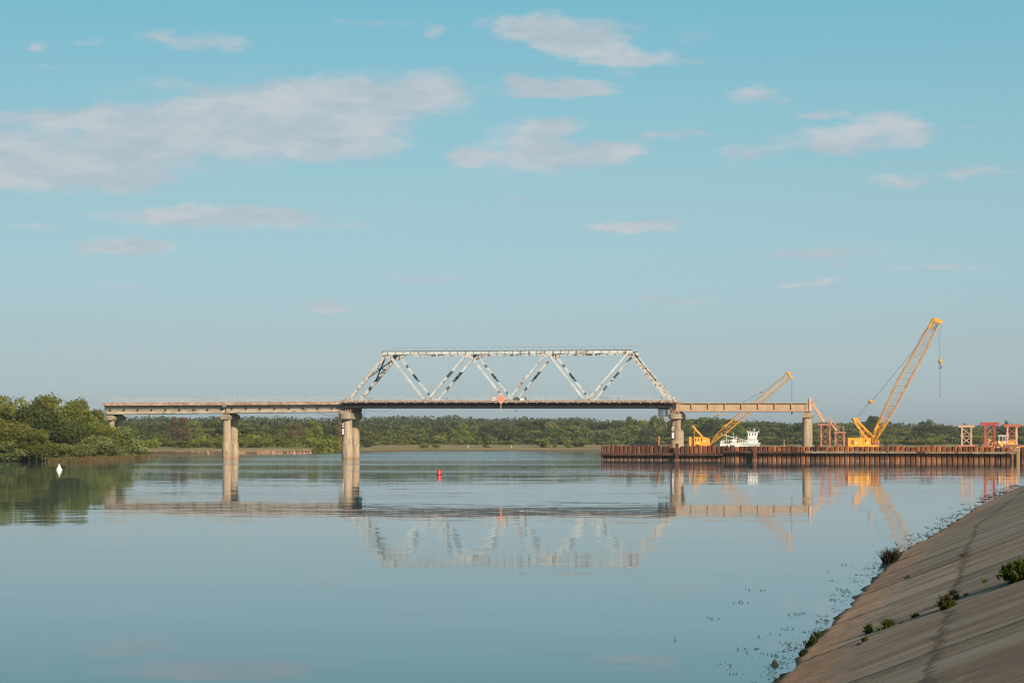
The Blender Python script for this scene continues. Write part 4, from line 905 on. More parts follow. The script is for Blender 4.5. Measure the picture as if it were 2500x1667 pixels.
# ------------------------------------------------------------------ towboat
Y = 535; root = P(1802, 1087, Y); root.z = 0
bt = thing('towboat', 'white towboat with small wheelhouse moored behind the rusty piles', 'boat', root)
def X(px, py): v = P(px, py, Y) - root; return (v[0], v[2])
hx0, hx1 = X(1754, 0)[0], X(1852, 0)[0]
hl = MB(); ys = (-2.9, 2.9)
hl.prism([(hx0, 2.4), (hx0 + .3, 0), (hx0 + .9, -.6), (hx1 - .6, -.6), (hx1, .2), (hx1, 2.6)], *ys); hl.build('hull', M['boat_dark'], bt)
dk_ = MB(); dk_.box(hx0 + .1, X(1806, 0)[0], -3.0, 3.0, 2.403, X(0, 1083)[1]); dk_.box(X(1790, 0)[0], hx1 + .1, -3.05, 3.05, X(0, 1084)[1], X(0, 1081)[1]); dk_.box(X(1800, 0)[0] , hx1 - .1, -2.6, 2.6, 2.603, X(0, 1084.01)[1])
dk_.build('deck', M['boat_white'], bt)
hs = MB(); a, b = X(1804, 1081), X(1848, 1074)
hs.prism([(X(1817, 0)[0], a[1]), (b[0], a[1]), (b[0], b[1]), (X(1822, 0)[0], b[1])], -2.3, 2.3); hs.box(X(1820, 0)[0], X(1849.5, 0)[0], -2.5, 2.5, b[1] + .003, b[1] + .12); hs.build('deckhouse', M['boat_white'], bt)
wh = MB(); z0, z1 = X(0, 1073)[1], X(0, 1054.5)[1]; x0, x1 = X(1825, 0)[0], X(1846.5, 0)[0]
wh.prism([(x0, z0), (x1 - .1, z0), (x1 + .25, z1), (x0 - .1, z1)], -1.7, 1.7); wh.box(x0 - .45, x1 + .65, -2.0, 2.0, z1 + .003, z1 + .16); wh.build('wheelhouse', M['boat_white'], bt)
MB().box(x0 - .05, x1 + .1, -1.78, 1.78, z0 + .05, z0 + .16).build('red_stripe', M['pink_steel'], bt)
for px, ww in ((1828.3, .16), (1835.3, .13), (1842, .17)):
    v = X(px, 1059.7); MB().box(v[0] - ww, v[0] + ww, -1.74, -1.703, v[1] - .32, v[1] + .32).build('window', M['glass_dark'], bt)
MB().lathe([(.02, -.25), (.22, -.15), (.26, 0), (.2, .17), (.02, .25)], (X(1841.5, 0)[0], 0, X(0, 1048)[1]), 12).build('radar_dome', M['boat_white'], bt)
ms = MB(); ms.tube((X(1841.5, 0)[0], 0, z1 + .1), (X(1841.5, 0)[0], 0, X(0, 1050)[1]), .06); ms.tube((X(1838.5, 0)[0], 0, z1), (X(1838.5, 0)[0], 0, X(0, 1045)[1]), .035)
for px in (1825, 1831, 1852): v = X(px, 1052); ms.tube((v[0], 0, z1 + .1), (v[0], 0, z1 + .45), .1)
ms.tube((*[X(1760, 1060)[0]], 0, X(0, 1060)[1]), (X(1793, 0)[0], 0, X(0, 1068)[1]), .09); ms.tube((X(1793, 0)[0], 0, X(0, 1068)[1]), (X(1815, 0)[0], 0, X(0, 1073)[1]), .07)
ms.tube((X(1773, 0)[0], 0, X(0, 1082)[1]), (X(1773, 0)[0], 0, X(0, 1061)[1]), .07); ms.tube((X(1790, 0)[0], 0, X(0, 1082)[1]), (X(1790.5, 0)[0], 0, X(0, 1056)[1]), .05)
ms.tube((X(1797, 0)[0], 0, X(0, 1082)[1]), (X(1797, 0)[0], 0, X(0, 1064)[1]), .12); ms.build('mast', M['boat_white'], bt)
rl = MB()
for z in (1074.5, 1077, 1079.3): rl.tube((X(1800, 0)[0], -2.5, X(0, z)[1]), (X(1822, 0)[0], -2.5, X(0, z)[1]), .04)
for px in (1800, 1805, 1810, 1815, 1820): rl.tube((X(px, 0)[0], -2.5, X(0, 1082)[1]), (X(px, 0)[0], -2.5, X(0, 1074)[1]), .05)
rl.tube((X(1800, 0)[0], -2.5, X(0, 1074.5)[1]), (X(1760, 0)[0], -2.5, X(0, 1073)[1]), .04)
for px in (1758, 1764, 1770, 1776): rl.tube((X(px, 0)[0], -2.5, X(0, 1083)[1]), (X(px, 0)[0], -2.5, X(0, 1073)[1]), .045)
rl.tube((X(1821, 0)[0], -2.2, X(0, 1074)[1]), (X(1824, 0)[0], -2.2, X(0, 1065)[1]), .05); rl.tube((X(1814, 0)[0], -2.2, X(0, 1072)[1]), (X(1821, 0)[0], -2.2, X(0, 1065)[1]), .04)
rl.build('guard_rail', M['boat_white'], bt)
eg = MB(); eg.prism([X(1779, 1082), X(1797, 1082), X(1797, 1074), X(1792, 1071.5), X(1783, 1073)], -1.5, 1.5); eg.prism([X(1757, 1083), X(1772, 1083), X(1779, 1077), X(1768, 1075), X(1757, 1077)], -2.2, 2.2); eg.build('engine_casing', M['boat_white'], bt)
st_ = MB()
for k in range(4): st_.beam(Vector((X(1762 + k * 5, 0)[0], -2.3, X(0, 1083)[1])), Vector((X(1770 + k * 5, 0)[0], -2.3, X(0, 1075.5)[1])), .05, .28)
st_.build('gangway', M['glass_dark'], bt)
MB().box(X(1779, 0)[0], X(1784.5, 0)[0], -3.1, -3.003, X(0, 1089)[1], X(0, 1085.5)[1]).build('blue_locker', M['blue_paint'], bt)
pt = MB()
for px in (1772.5, 1788): v = X(px, 1088); pt.box(v[0] - .3, v[0] + .3, -3.07, -3.003, v[1] - .25, v[1] + .2)
pt.build('hull_opening', M['black'], bt)
v = X(1822, 1079); MB().prism([(v[0] - .35, v[1] - .25), (v[0] + .3, v[1] - .25), (v[0] + .3, v[1] + .2)], -2.34, -2.303).build('stair_opening', M['black'], bt)
v = X(1838.5, 1078.5); MB().lathe([(.14, -.02), (.14, .02)], (0, 0, 0), 10).build('lifebuoy', M['red_steel'], bt).matrix_local = Matrix.Translation((v[0], -2.33, v[1])) @ Matrix.Rotation(R(90), 4, 'X')

# ------------------------------------------------------------------ stair towers by the right pier
def tower(label, Y, px0, px1, ytop, ybot, cap, mat_leg, mat_cap, mat_br, capover, name='support_tower', group=None, levels=2, depth=1.6, base=None, mat_base=None, style='x', up_mat=None, cap_h=None):
    cx = (px0 + px1) / 2; root = P(cx, HZ, Y); zb0 = CAMH + (HZ - ybot) * Y / F; root.z = zb0
    t = thing(name, label, 'support tower', root, CRz * .35, group)
    s = Y / F; hw = (px1 - px0) / 2 * s; H = (ybot - ytop) * s; ch = (cap_h or 6.5) * s
    def legs(y):
        for x in (-hw, hw):
            m = MB(); m.box(x - .16, x + .16, y - .16, y + .16, 0, H - ch); m.box(x - .23, x + .23, y - .2, y + .2, (H - ch) * .5 - .3, (H - ch) * .5 + .3); m.box(x - .26, x + .26, y - .22, y + .22, -.003, .16); m.box(x - .2, x + .2, y - .2, y + .2, H - ch - .15, H - ch - .002)
            m.build('leg', mat_leg, t)
    legs(-depth / 2); legs(depth / 2)
    b = MB(); h = (H - ch) / levels
    for y in (-depth / 2, depth / 2):
        for k in range(levels):
            z0, z1 = k * h + .15, (k + 1) * h - .1
            if style == 'x' or (k == 0 and style == 'k'): b.beam((-hw, y, z0), (hw, y, z1), .07, .11); b.beam((hw, y + .08, z0), (-hw, y + .08, z1), .07, .11)
            elif style == 'k': b.beam((-hw, y, z1), (hw, y, z0), .07, .13); b.beam((-hw, y, z0), (-hw * .2, y, z0 + (z1 - z0) * .4), .07, .12)
            b.beam((-hw, y, (k + 1) * h), (hw, y, (k + 1) * h), .09, .12)
    for x in (-hw, hw):
        for k in range(levels): b.beam((x, -depth / 2, k * h + .1), (x, depth / 2, (k + 1) * h), .07, .1)
    b.build('cross_brace', mat_br, t)
    ow = hw + capover * s
    c = MB(); c.box(-ow, ow, -depth / 2 - .25, -depth / 2 + .2, H - ch, H - .06); c.box(-ow, ow, depth / 2 - .2, depth / 2 + .25, H - ch, H - .06); c.box(-ow, ow, -depth / 2 - .3, depth / 2 + .3, H - .058, H)
    for x in (-hw, 0, hw): c.box(x - .03, x + .03, -depth / 2 - .28, -depth / 2 - .252, H - ch, H - .06)
    c.build('cap_beam', mat_cap, t)
    if base:
        m = MB(); m.box(-ow, ow, -depth / 2 - .3, -depth / 2 + .3, -base * s, -.004); m.box(-ow, ow, depth / 2 - .3, depth / 2 + .3, -base * s, -.004); m.build('base_beam', mat_base, t)
    return t
tA = tower('faded tan and pink trestle, leftmost of three beside the loader', 383, 2348.5, 2370.5, 1037, 1086, 1, M['tan_steel'], M['tan_steel'], M['salmon_steel'], 8.5, base=6, mat_base=M['pink_steel'], style='k', group='steel trestles on the pile wall')
tB = tower('red-pink trestle, tallest of three, in front of the sand heap', 381, 2405, 2427, 1031, 1093, 1, M['red_steel'], M['red_steel'], M['pink_steel'], 11, style='x', group='steel trestles on the pile wall')
tC = tower('orange-red trestle, rightmost of three, on brown base beam', 379, 2459.5, 2481, 1035, 1085, 1, M['salmon_steel'], M['orange_steel'], M['orange_steel'], 9.5, base=7, mat_base=M['brown_red_steel'], style='x', group='steel trestles on the pile wall', cap_h=7)
t1 = tower('taller stair tower right beside the right pier', 440, 2005.5, 2026, 1034, 1092, 1, M['pink_steel'], M['pink_steel'], M['orange_steel'], 7, style='x', group='stair towers', cap_h=4.5)
t2 = tower('shorter stair tower between the right pier and large crane', 440, 2040, 2061, 1053, 1094, 1, M['pink_steel'], M['pink_steel'], M['pink_steel'], 3.5, levels=2, style='x', group='stair towers', cap_h=4.5)
Y = 440; root = P(1978, 1003, Y)
stt = thing('access_stair', 'salmon steel access stair descending from beam end over both towers', 'stair', root)
def X3(px, py, y=0): v = P(px, py, Y) - root; return Vector((v.x, y, v.z))
ps = MB(); ps.box(-.3, .25, -.5, -.1, X3(0, 1003).z, X3(0, 970).z); ps.box(-.3, .25, .5, .9, X3(0, 1003).z, X3(0, 972).z); ps.build('post', M['salmon_steel'], stt)
fl_ = MB()
for y in (-.45, .45):
    fl_.beam(X3(1979, 981, y), X3(2012, 1031, y), .1, .32); fl_.beam(X3(2027, 1031, y), X3(2042, 1051, y), .1, .32)
fl_.build('stringer', M['amber_steel'], stt)
tdm = MB()
for k in range(17): a = X3(1979 + 33 * k / 17, 981 + 50 * k / 17); tdm.box(a.x - .14, a.x + .14, -.4, .4, a.z - .03, a.z + .02)
for k in range(6): a = X3(2028 + 14 * k / 6, 1032 + 19 * k / 6); tdm.box(a.x - .14, a.x + .14, -.4, .4, a.z - .03, a.z + .02)
tdm.build('treads', M['amber_steel'], stt)
hrm = MB()
def pl(pts_, r=.045):
    for y in (-.5, .5): hrm.path([X3(px, py, y) for px, py in pts_], r, 5)
pl([(1978, 970), (2009, 1018), (2011, 1020), (2013, 1031)]); pl([(1979, 976), (2012, 1025)], .03)
pl([(1998, 1024), (1998, 1033)]); pl([(1998, 1026), (2030, 1026)], .035); pl([(2012, 1020.5), (2028, 1020.5), (2043, 1042), (2043, 1051)]); pl([(2043, 1041), (2059.5, 1041), (2059.5, 1053)]); pl([(2043, 1046), (2059.5, 1046)], .03); pl([(2049, 1041), (2049, 1053)], .03); pl([(2028, 1021), (2028, 1032)])
hrm.build('handrail', M['salmon_steel'], stt)

# ------------------------------------------------------------------ sand heaps, loader, yellow pipe
def heap(label, cx, cy, rx, ry, h, z0, mat, name='sand_heap', seed=1, n=40):
    rg = random.Random(seed); vs = [(0, 0, h)]; fs = []; rings = 9
    for k in range(1, rings + 1):
        f = k / rings
        for i in range(n):
            a = 2 * math.pi * i / n; wob = 1 + .12 * math.sin(a * 3 + seed) + .06 * math.sin(a * 7 + seed * 2)
            vs.append((rx * f * wob * math.cos(a), ry * f * wob * math.sin(a), h * (1 - f) ** 1.15 + rg.uniform(-.05, .05) * (f < 1)))
    for i in range(n): fs.append((0, 1 + i, 1 + (i + 1) % n))
    for k in range(rings - 1):
        for i in range(n): fs.append((1 + k * n + i, 1 + (k + 1) * n + i, 1 + (k + 1) * n + (i + 1) % n, 1 + k * n + (i + 1) % n))
    o = MB().add(vs, fs, 0, True).build(name, mat, None, (cx, cy, z0)); return o
v = P(2413, 1070, 400); tag(heap('', v.x, 400, 3.6, 3.0, v.z - 2.05 + .1, 2.05, M['sand']), 'ochre sand heap behind the red-pink trestle', 'sand heap')
v = P(2462, 1074, 408); tag(heap('', v.x, 408, 3.4, 3.0, v.z - 2.05, 2.05, M['clay'], seed=4), 'reddish heap of earth behind the orange trestle', 'earth heap')
Y = 392; root = P(2444, 1087, Y); root.z = 2.05
ldr = thing('wheel_loader', 'yellow wheel loader with white cab roof facing left among the trestles', 'wheel loader', root)
def X(px, py): v = P(px, py, Y) - root; return (v[0], v[2])
b = MB(); b.prism([X(2434, 1089), X(2458, 1089), X(2482, 1087), X(2482, 1077), X(2470, 1073), X(2456, 1076), X(2436, 1077)], -.75, .75); b.build('body', M['crane_yellow'], ldr)
cb_ = MB(); a0, a1 = X(2436.5, 1080), X(2452.5, 1064.5)
for x in (a0[0], a1[0] - .12, (a0[0] + a1[0]) / 2 + .1):
    for y in (-.7, .62): cb_.box(x, x + .1, y, y + .08, a0[1], a1[1])
cb_.box(a0[0] - .15, a1[0] + .12, -.8, .8, a1[1] + .003, a1[1] + .2); cb_.prism([X(2433.5, 1077), X(2440, 1077), X(2441, 1080.5), X(2434, 1080.5)], -.85, -.55); cb_.prism([X(2446, 1078), X(2455, 1077), X(2453, 1081), X(2444, 1081)], -.9, -.78)
cb_.build('cab', M['boat_white'], ldr)
MB().box(a0[0] + .12, a1[0] - .14, -.6, .6, a0[1] + .02, a1[1] - .02).build('cab_glass', M['glass_dark'], ldr)
for px in (2434, 2466):
    for y in (-.85, .85):
        m = MB(); m.tube((0, -.24, 0), (0, .24, 0), .68, 20); o = m.build('wheel', M['rubber'], ldr, (X(px, 0)[0], y, .68))
        h_ = MB(); h_.tube((0, -.27, 0), (0, .27, 0), .3, 14); h_.build('rim', M['crane_yellow'], o)
ar = MB()
for y in (-.5, .5): ar.beam(Vector((X(2434, 0)[0], y, X(0, 1079)[1])), Vector((X(2420, 0)[0], y, X(0, 1082)[1])), .14, .32)
ar.build('lift_arm', M['crane_yellow'], ldr)
MB().prism([X(2421, 1076), X(2424, 1077), X(2421, 1090), X(2411, 1091), X(2410, 1089), X(2418, 1087)], -1.25, 1.25).build('bucket', M['boom_orange'], ldr)
v = P(2490, 1089, 370); o = MB().tube((-.8, 0, v.z - .25), (6, 2, v.z + .55), .12, 8).build('yellow_pipe', M['crane_yellow'], None, (v.x, 370, 0)); tag(o, 'yellow pipe sloping behind the piles at the right edge', 'pipe')

# ------------------------------------------------------------------ buoys
p = wp(144.5, 1147); t = thing('white_buoy', 'white cone buoy floating off the willow bank', 'buoy', (p[0], p[1], 0))
m = MB(); m.lathe([(.2, -.25), (.42, -.08), (.43, .03), (.36, .09), (.12, .60), (.10, .61)], n=24); m.build('float', M['buoy_white'], t)
m = MB(); m.lathe([(.08, .58), (.08, .66), (.14, .76), (.14, .79)], n=12); m.build('top_mark', M['buoy_white'], t)
MB().lathe([(.432, -.03), (.445, -.01), (.432, .012)], n=24).build('waterline_ring', M['black'], t)
p = wp(1071.5, 1159); t = thing('red_buoy', 'red cylinder buoy on dark float in mid-river', 'buoy', (p[0], p[1], 0))
MB().lathe([(.215, .03), (.215, .47), (.17, .52), (.09, .54)], n=24).build('body', M['buoy_red'], t)
MB().lathe([(.28, -.2), (.38, -.05), (.38, .035), (.34, .045)], n=24).build('float_ring', M['black'], t)
m = MB(); m.tube((-.07, 0, .51), (-.07, 0, .62), .026); m.tube((.07, 0, .51), (.07, 0, .62), .026); m.tube((-.09, 0, .63), (.09, 0, .63), .022); m.build('lifting_lug', M['buoy_red'], t)

# ------------------------------------------------------------------ birds
for px, py, sz, Y, wing, lab in ((1498, 213, 4.5, 260, .15, 'small dark bird high in the sky left of the tall crane'),
        (984, 751, 3.6, 260, .9, 'tiny dark bird above the left half of the truss top'), (1556, 669, 2.6, 300, .5, 'tiny speck of a bird above the right truss end, mid sky'),
        (2129, 889, 4, 260, .2, 'tiny bird between the two crane booms'), (993, 829, 4.4, 260, .1, 'tiny bird just above the truss top chord'),
        (2329, 765, 3.0, 280, .4, 'tiny bird right of the tall crane tip'), (2065, 1017, 2.8, 300, .3, 'tiny bird over the far trees left of the tall crane gantry')):
    p = P(px, py, Y); s = sz * Y / F
    m = MB(); m.lathe([(.01, -.5), (.07, -.3), (.11, 0), (.07, .25), (.02, .4)], n=8)
    m.v = [(z * s * .8, x * s, y * s) for x, y, z in m.v]
    for sg in (-1, 1):
        a = wing * .6; m.add([Vector((.08 * s, .05 * s * sg, .02 * s)), Vector((-.12 * s, .05 * s * sg, .02 * s)), Vector((-.12 * s, sg * s * .5 * math.cos(a), s * .5 * math.sin(a))), Vector((.02 * s, sg * s * .55 * math.cos(a), s * .55 * math.sin(a)))], [(0, 1, 2, 3)])
    o = m.build('bird', M['bird'], None, p, R(random.uniform(40, 110))); tag(o, lab, 'bird', 'birds in the sky')

# ------------------------------------------------------------------ vegetation
def leaves(centers, radii, n, size, rg, flat=.55, shell=.55, aspect=.6, droop=0.0):
    """n leaf clumps spread in and over a set of lobes; returns (n,4,3)"""
    centers = np.array(centers); radii = np.array(radii)       # radii (k,3)
    vol = np.prod(radii, 1) ** (2 / 3); pr = vol / vol.sum()
    k = rg.choice(len(centers), n, p=pr)
    d = rg.normal(size=(n, 3)); d /= np.linalg.norm(d, axis=1)[:, None]
    rad = shell + (1 - shell) * rg.random(n) ** .6
    rad *= 1 + rg.normal(0, .10, n)
    pos = centers[k] + d * rad[:, None] * radii[k]
    a = rg.normal(size=(n, 3)); a[:, 2] *= flat; a[:, 2] -= droop; a /= np.linalg.norm(a, axis=1)[:, None]
    b = np.cross(a, d + rg.normal(0, .5, (n, 3))); b /= np.linalg.norm(b, axis=1)[:, None] + 1e-9
    s = size * rg.uniform(.6, 1.4, n)[:, None]
    a = a * s; b = b * s * aspect
    V = np.stack([pos - a * .5 - b * .3, pos + b * .5 - a * .1, pos + a * .6 + b * .1, pos - b * .5 + a * .1], 1)
    return V
def crown_lobes(rg, h, w, n, z0=.25, pointed=False, top=1.0):
    C, Rr = [], []
    for i in range(n):
        t = rg.random() ** .8; z = h * (z0 + (top - z0) * t)
        env = math.sin(math.pi * min(.999, .12 + .80 * t)) ** .6 if not pointed else (1.05 - t) ** .8
        a = rg.random() * 2 * math.pi; rr = w / 2 * env * rg.uniform(.35, .75)
        s = w * rg.uniform(.14, .24) * (1.15 - .45 * t)
        z = min(z, h - s * .7)
        C.append((rr * math.cos(a), rr * math.sin(a), z)); Rr.append((s, s, s * rg.uniform(.85, 1.25)))
    C.append((0, 0, h * .55)); Rr.append((w * .28, w * .28, h * .28))
    return C, Rr
def trunk_mb(rg, h, r, limbs=6, C=None, lean=.03):
    m = MB(); p = Vector((0, 0, -.4)); q = Vector((rg.normal() * lean * h, rg.normal() * lean * h, h * .45)); e = Vector((q.x * 1.6, q.y * 1.6, h * .82))
    m.tube(p, q, r, 8, r * .7); m.tube(q, e, r * .7, 7, r * .2)
    if C is not None:
        for i in range(limbs):
            c = Vector(C[int(rg.integers(len(C)))]); t = rg.uniform(.35, .85); b = p.lerp(q, min(1, t * 1.2)) if t < .6 else q.lerp(e, t - .5)
            mid = b.lerp(c, .5) + Vector((0, 0, h * .03)); m.tube(b, mid, r * .35, 6, r * .22); m.tube(mid, c, r * .22, 5, r * .06)
    return m
class Proto: pass
def make_proto(kind, h, w, n, size, mat, seed, lobes=14, pointed=False, z0=.25, trunk_r=.2, bark='bark', aspect=.6, flat=.55, droop=0., shell=.55, top=1.0, limbs=6):
    rg = np.random.default_rng(seed); C, Rr = crown_lobes(rg, h, w, lobes, z0, pointed, top)
    P_ = Proto(); P_.crown = quads_mesh(kind + '_crown', leaves(C, Rr, n, size, rg, flat=1.0, aspect=aspect, droop=droop, shell=shell), mat)
    P_.trunk = trunk_mb(rg, h, trunk_r, limbs, C).mesh(kind + '_trunk', M[bark]); P_.kind = kind
    co = np.array([v.co[:] for v in P_.crown.vertices]); P_.h = float(np.quantile(co[:, 2], .997)); P_.w = float(2 * np.quantile(np.abs(co[:, :2]), .985))
    return P_
def plant(pr, x, y, z, h, w, label, cat, group=None, rz=None):
    t = thing(pr.kind, label, cat, (x, y, z), random.uniform(0, 6.28) if rz is None else rz, group)
    t.scale = (w / pr.w, w / pr.w, h / pr.h)
    for nm, me_ in (('crown', pr.crown), ('trunk', pr.trunk)):
        o = bpy.data.objects.new(nm, me_); COL.objects.link(o); o.parent = t
    return t
# prototypes: left willows, big
PW = [make_proto('willow_tree', 11, 11, 15000, .42, L_will, 11 + i, 26, z0=.12, trunk_r=.28, droop=.25, shell=.5) for i in range(3)]
PWp = [make_proto('willow_bush', 6, 7, 9000, .34, L_will2, 31 + i, 20, z0=.08, trunk_r=.12, shell=.5) for i in range(2)]
PWd = make_proto('dark_tree', 11, 10, 12000, .42, L_dark, 51, 22, z0=.2, trunk_r=.28)
left = [  # px centre, y top, width px, distance, proto, label
 (18, 971, 112, 402, PW[0], 'willow_tree', 'tall willow at the left edge of the picture, above the bank'),
 (-70, 985, 150, 398, PW[1], 'willow_tree', 'large willow cut by the left edge of the picture'),
 (128, 968, 120, 412, PW[1], 'willow_tree', 'tallest willow in the middle of the left clump'),
 (88, 990, 90, 395, PWd, 'dark_tree', 'dark tree in the left clump, just left of the tallest willow'),
 (188, 977, 80, 428, PW[2], 'willow_tree', 'narrow-topped willow just right of the tallest one'),
 (222, 1003, 105, 436, PW[0], 'willow_tree', 'willow sloping down toward the shaded left pier'),
 (168, 1032, 100, 405, PWd, 'dark_tree', 'dark shaded tree in the heart of the left clump'),
 (250, 1032, 85, 430, PW[2], 'willow_tree', 'lower willow whose top touches the left pier cap'),
 (40, 1030, 100, 378, PW[2], 'willow_tree', 'front willow hanging over the water, far left'),
 (95, 1050, 75, 374, PW[0], 'willow_tree', 'front willow above the bare trunks at the water'),
 (-60, 1040, 140, 372, PW[0], 'willow_tree', 'front willow cut by the left edge'),
 (292, 1043, 92, 440, PWp[0], 'willow_bush', 'rounded pale willow bush below the left pier'),
 (235, 1065, 90, 404, PWp[1], 'willow_bush', 'pale willow bush left of the rounded one, over the reeds'),
 (140, 1082, 80, 388, PWp[0], 'willow_bush', 'small pale willow bush above the left end of the reeds'),
 (190, 1086, 70, 390, PWp[1], 'willow_bush', 'low pale bush in the middle above the reeds'),
 (330, 1083, 45, 470, PWp[1], 'willow_bush', 'smallest pale bush at the tip of the left bank'),
 (8, 1078, 95, 372, PWp[0], 'willow_bush', 'low bush at the water by the left picture edge'),
 (62, 1070, 62, 378, PWd, 'dark_tree', 'low dark tree behind the bare stems at the water')]
rngp = random.Random(5)
for px, yt, wpx, Y, pr, nm, lab in left:
    p = P(px, yt, Y); zg = .3; plant(pr, p.x, Y, zg, p.z - zg, wpx * Y / F * 1.12, lab, 'tree' if 'tree' in nm else 'bush', 'willows and bushes on the left bank')
# bare trunks leaning over the water
for i, (px, yt, lab) in enumerate(((44, 1104, 'leftmost dark trunk standing at the water under the front willow'), (72, 1102, 'second dark trunk at the water from the left'), (88, 1101, 'thick dark trunk at the water under the front willows'), (103, 1104, 'rightmost dark trunk at the water, beside the reeds'))):
    Y = 371; p = P(px, yt, Y); m = MB(); m.tube((0, 0, -.5), (.2 * (-1) ** i, 0, p.z), .22 if i == 2 else .14, 7, .1); m.tube((.2 * (-1) ** i, 0, p.z - .1), (.35 * (-1) ** i, 2.2, p.z + 1.5), .1, 6, .05)
    t = thing('leaning_willow_stem', lab, 'tree', (p.x, Y, 0), 0, 'bare stems at the water'); m.build('trunk', M['shade_bark'], t)
# reeds: nobody could count them
rg = np.random.default_rng(9); n = 9000
fx = np.array([wp(x, y) for x, y in ((112, 1128.3), (180, 1127.8), (230, 1125.8), (280, 1122.8), (320, 1120), (352, 1117.6), (372, 1115.8))])
tt = rg.random(n) ** .9 * (len(fx) - 1); k = np.minimum(tt.astype(int), len(fx) - 2); f_ = (tt - k)[:, None]
ps_ = fx[k] * (1 - f_) + fx[k + 1] * f_; ps_[:, 1] += rg.uniform(-.3, 5.5, n); ps_[:, 0] += rg.normal(0, .4, n)
hh = rg.uniform(.25, 1.0, n) * (1.0 + .35 * np.sin(tt * 9.1) + .25 * np.sin(tt * 23.7)) * np.interp(tt, [0, 1, 5, 6], [.8, 1, .85, .5]); ln = rg.normal(0, .22, (n, 2)); wdt = rg.uniform(.015, .045, n)
b0 = np.c_[ps_, np.full(n, -.1)]; tp = b0 + np.c_[ln * hh[:, None], hh]; dxv = np.c_[wdt, np.zeros(n), np.zeros(n)]
me = quads_mesh('reeds', np.stack([b0 - dxv, b0 + dxv, tp + dxv * .4, tp - dxv * .4], 1), [L_reed, L_reedd, L_bush], rg.choice(3, n, p=[.50, .34, .16]))
o = bpy.data.objects.new('reeds', me); COL.objects.link(o); tag(o, 'strip of dry brown reeds along the left bank waterline', 'reeds', kind='stuff')
# sandy clods of the eroded far bank
rk = random.Random(21); cl_spots = []
for a, b, nn in ((345, 385, 5), (423, 520, 16), (575, 600, 4), (628, 690, 12), (700, 760, 8), (2120 // 2, 1062, 0)):
    for i in range(nn): cl_spots.append((a + (b - a) * (i + .5) / nn + rk.uniform(-1.5, 1.5)))
ord_w = ['first', 'second', 'third', 'fourth', 'fifth', 'sixth', 'seventh', 'eighth', 'ninth', 'tenth', 'eleventh', 'twelfth', 'thirteenth', 'fourteenth', 'fifteenth', 'sixteenth', 'seventeenth', 'eighteenth', 'nineteenth', 'twentieth']
def interval(px):
    for a, b, nm in ((-1e5, 562, 'left of the slender pier'), (562, 857, 'between the slender and the thick pier'), (857, 1040, 'under the first truss panel'), (1040, 1237, 'under the second truss panel'), (1237, 1431, 'under the third truss panel'), (1431, 1640, 'under the fourth truss panel'), (1640, 1760, 'behind the small crane'), (1760, 1980, 'between towboat and right pier'), (1980, 2170, 'behind the large crane'), (2170, 2340, 'between large crane and trestles'), (2340, 1e5, 'behind the three trestles')):
        if a <= px < b: return nm
cnt = {}
def ordlab(kind, px):
    iv = interval(px); k = (kind, iv); cnt[k] = cnt.get(k, 0) + 1
    i = cnt[k]; return f"{kind}, {ord_w[i-1] if i <= 20 else 'last'} from left {iv}"
clod = heap('', 0, 0, 1.0, .8, 1.0, 0, M['clay'], 'clay_clod', 3, 14); clod_me = clod.data; first = True
for px in sorted(cl_spots):
    k_ = (px - 1250) / F; Y = 700.
    for _ in range(20): Y = float(far_shore(k_ * Y)) + 2.0
    o = clod if first else clod.copy()
    if not first: COL.objects.link(o)
    first = False
    o.location = (k_ * Y, Y, -.25); s = rk.uniform(.7, 1.3); o.scale = (s * 1.25, s * 1.2, rk.uniform(.8, 1.7)); o.rotation_euler = (0, 0, rk.uniform(0, 6))
    tag(o, ordlab('clay clod on far bank', px), 'clay clod', 'eroded clay clods along the far bank')
# far trees
PF = {
 'bush': [make_proto('leafy_bush', 6, 8, 2600, .62, L_bush, 61 + i, 12, z0=.1, trunk_r=.1, shell=.6, limbs=4) for i in range(3)],
 'mid': [make_proto('leafy_tree', 12, 10, 3800, .72, L_mid, 71 + i, 18, z0=.18, trunk_r=.22, bark='birch' if i == 1 else 'bark') for i in range(4)],
 'dark': [make_proto('dark_leafy_tree', 14, 11, 3800, .75, L_dark, 81 + i, 16, z0=.25, trunk_r=.25) for i in range(3)],
 'brown': [make_proto('brown_tree', 12, 9, 2600, .6, L_brown, 91, 14, z0=.15, trunk_r=.22)],
 'green': [make_proto('bright_tree', 12, 9, 3800, .7, L_bush, 95, 16, z0=.12, trunk_r=.22)],
 'cone': [make_proto('conical_bush', 8, 5, 2400, .55, L_mid, 97, 14, z0=.05, pointed=True, trunk_r=.12)]}
def ray_ground(px, d):
    k_ = (px - 1250) / F; Y = 900.
    for _ in range(30): Y = float(far_shore(k_ * Y)) + d
    return k_ * Y, Y, float(far_z(k_ * Y, Y))
far_list = []
r5 = random.Random(17)
def q_(px): return px
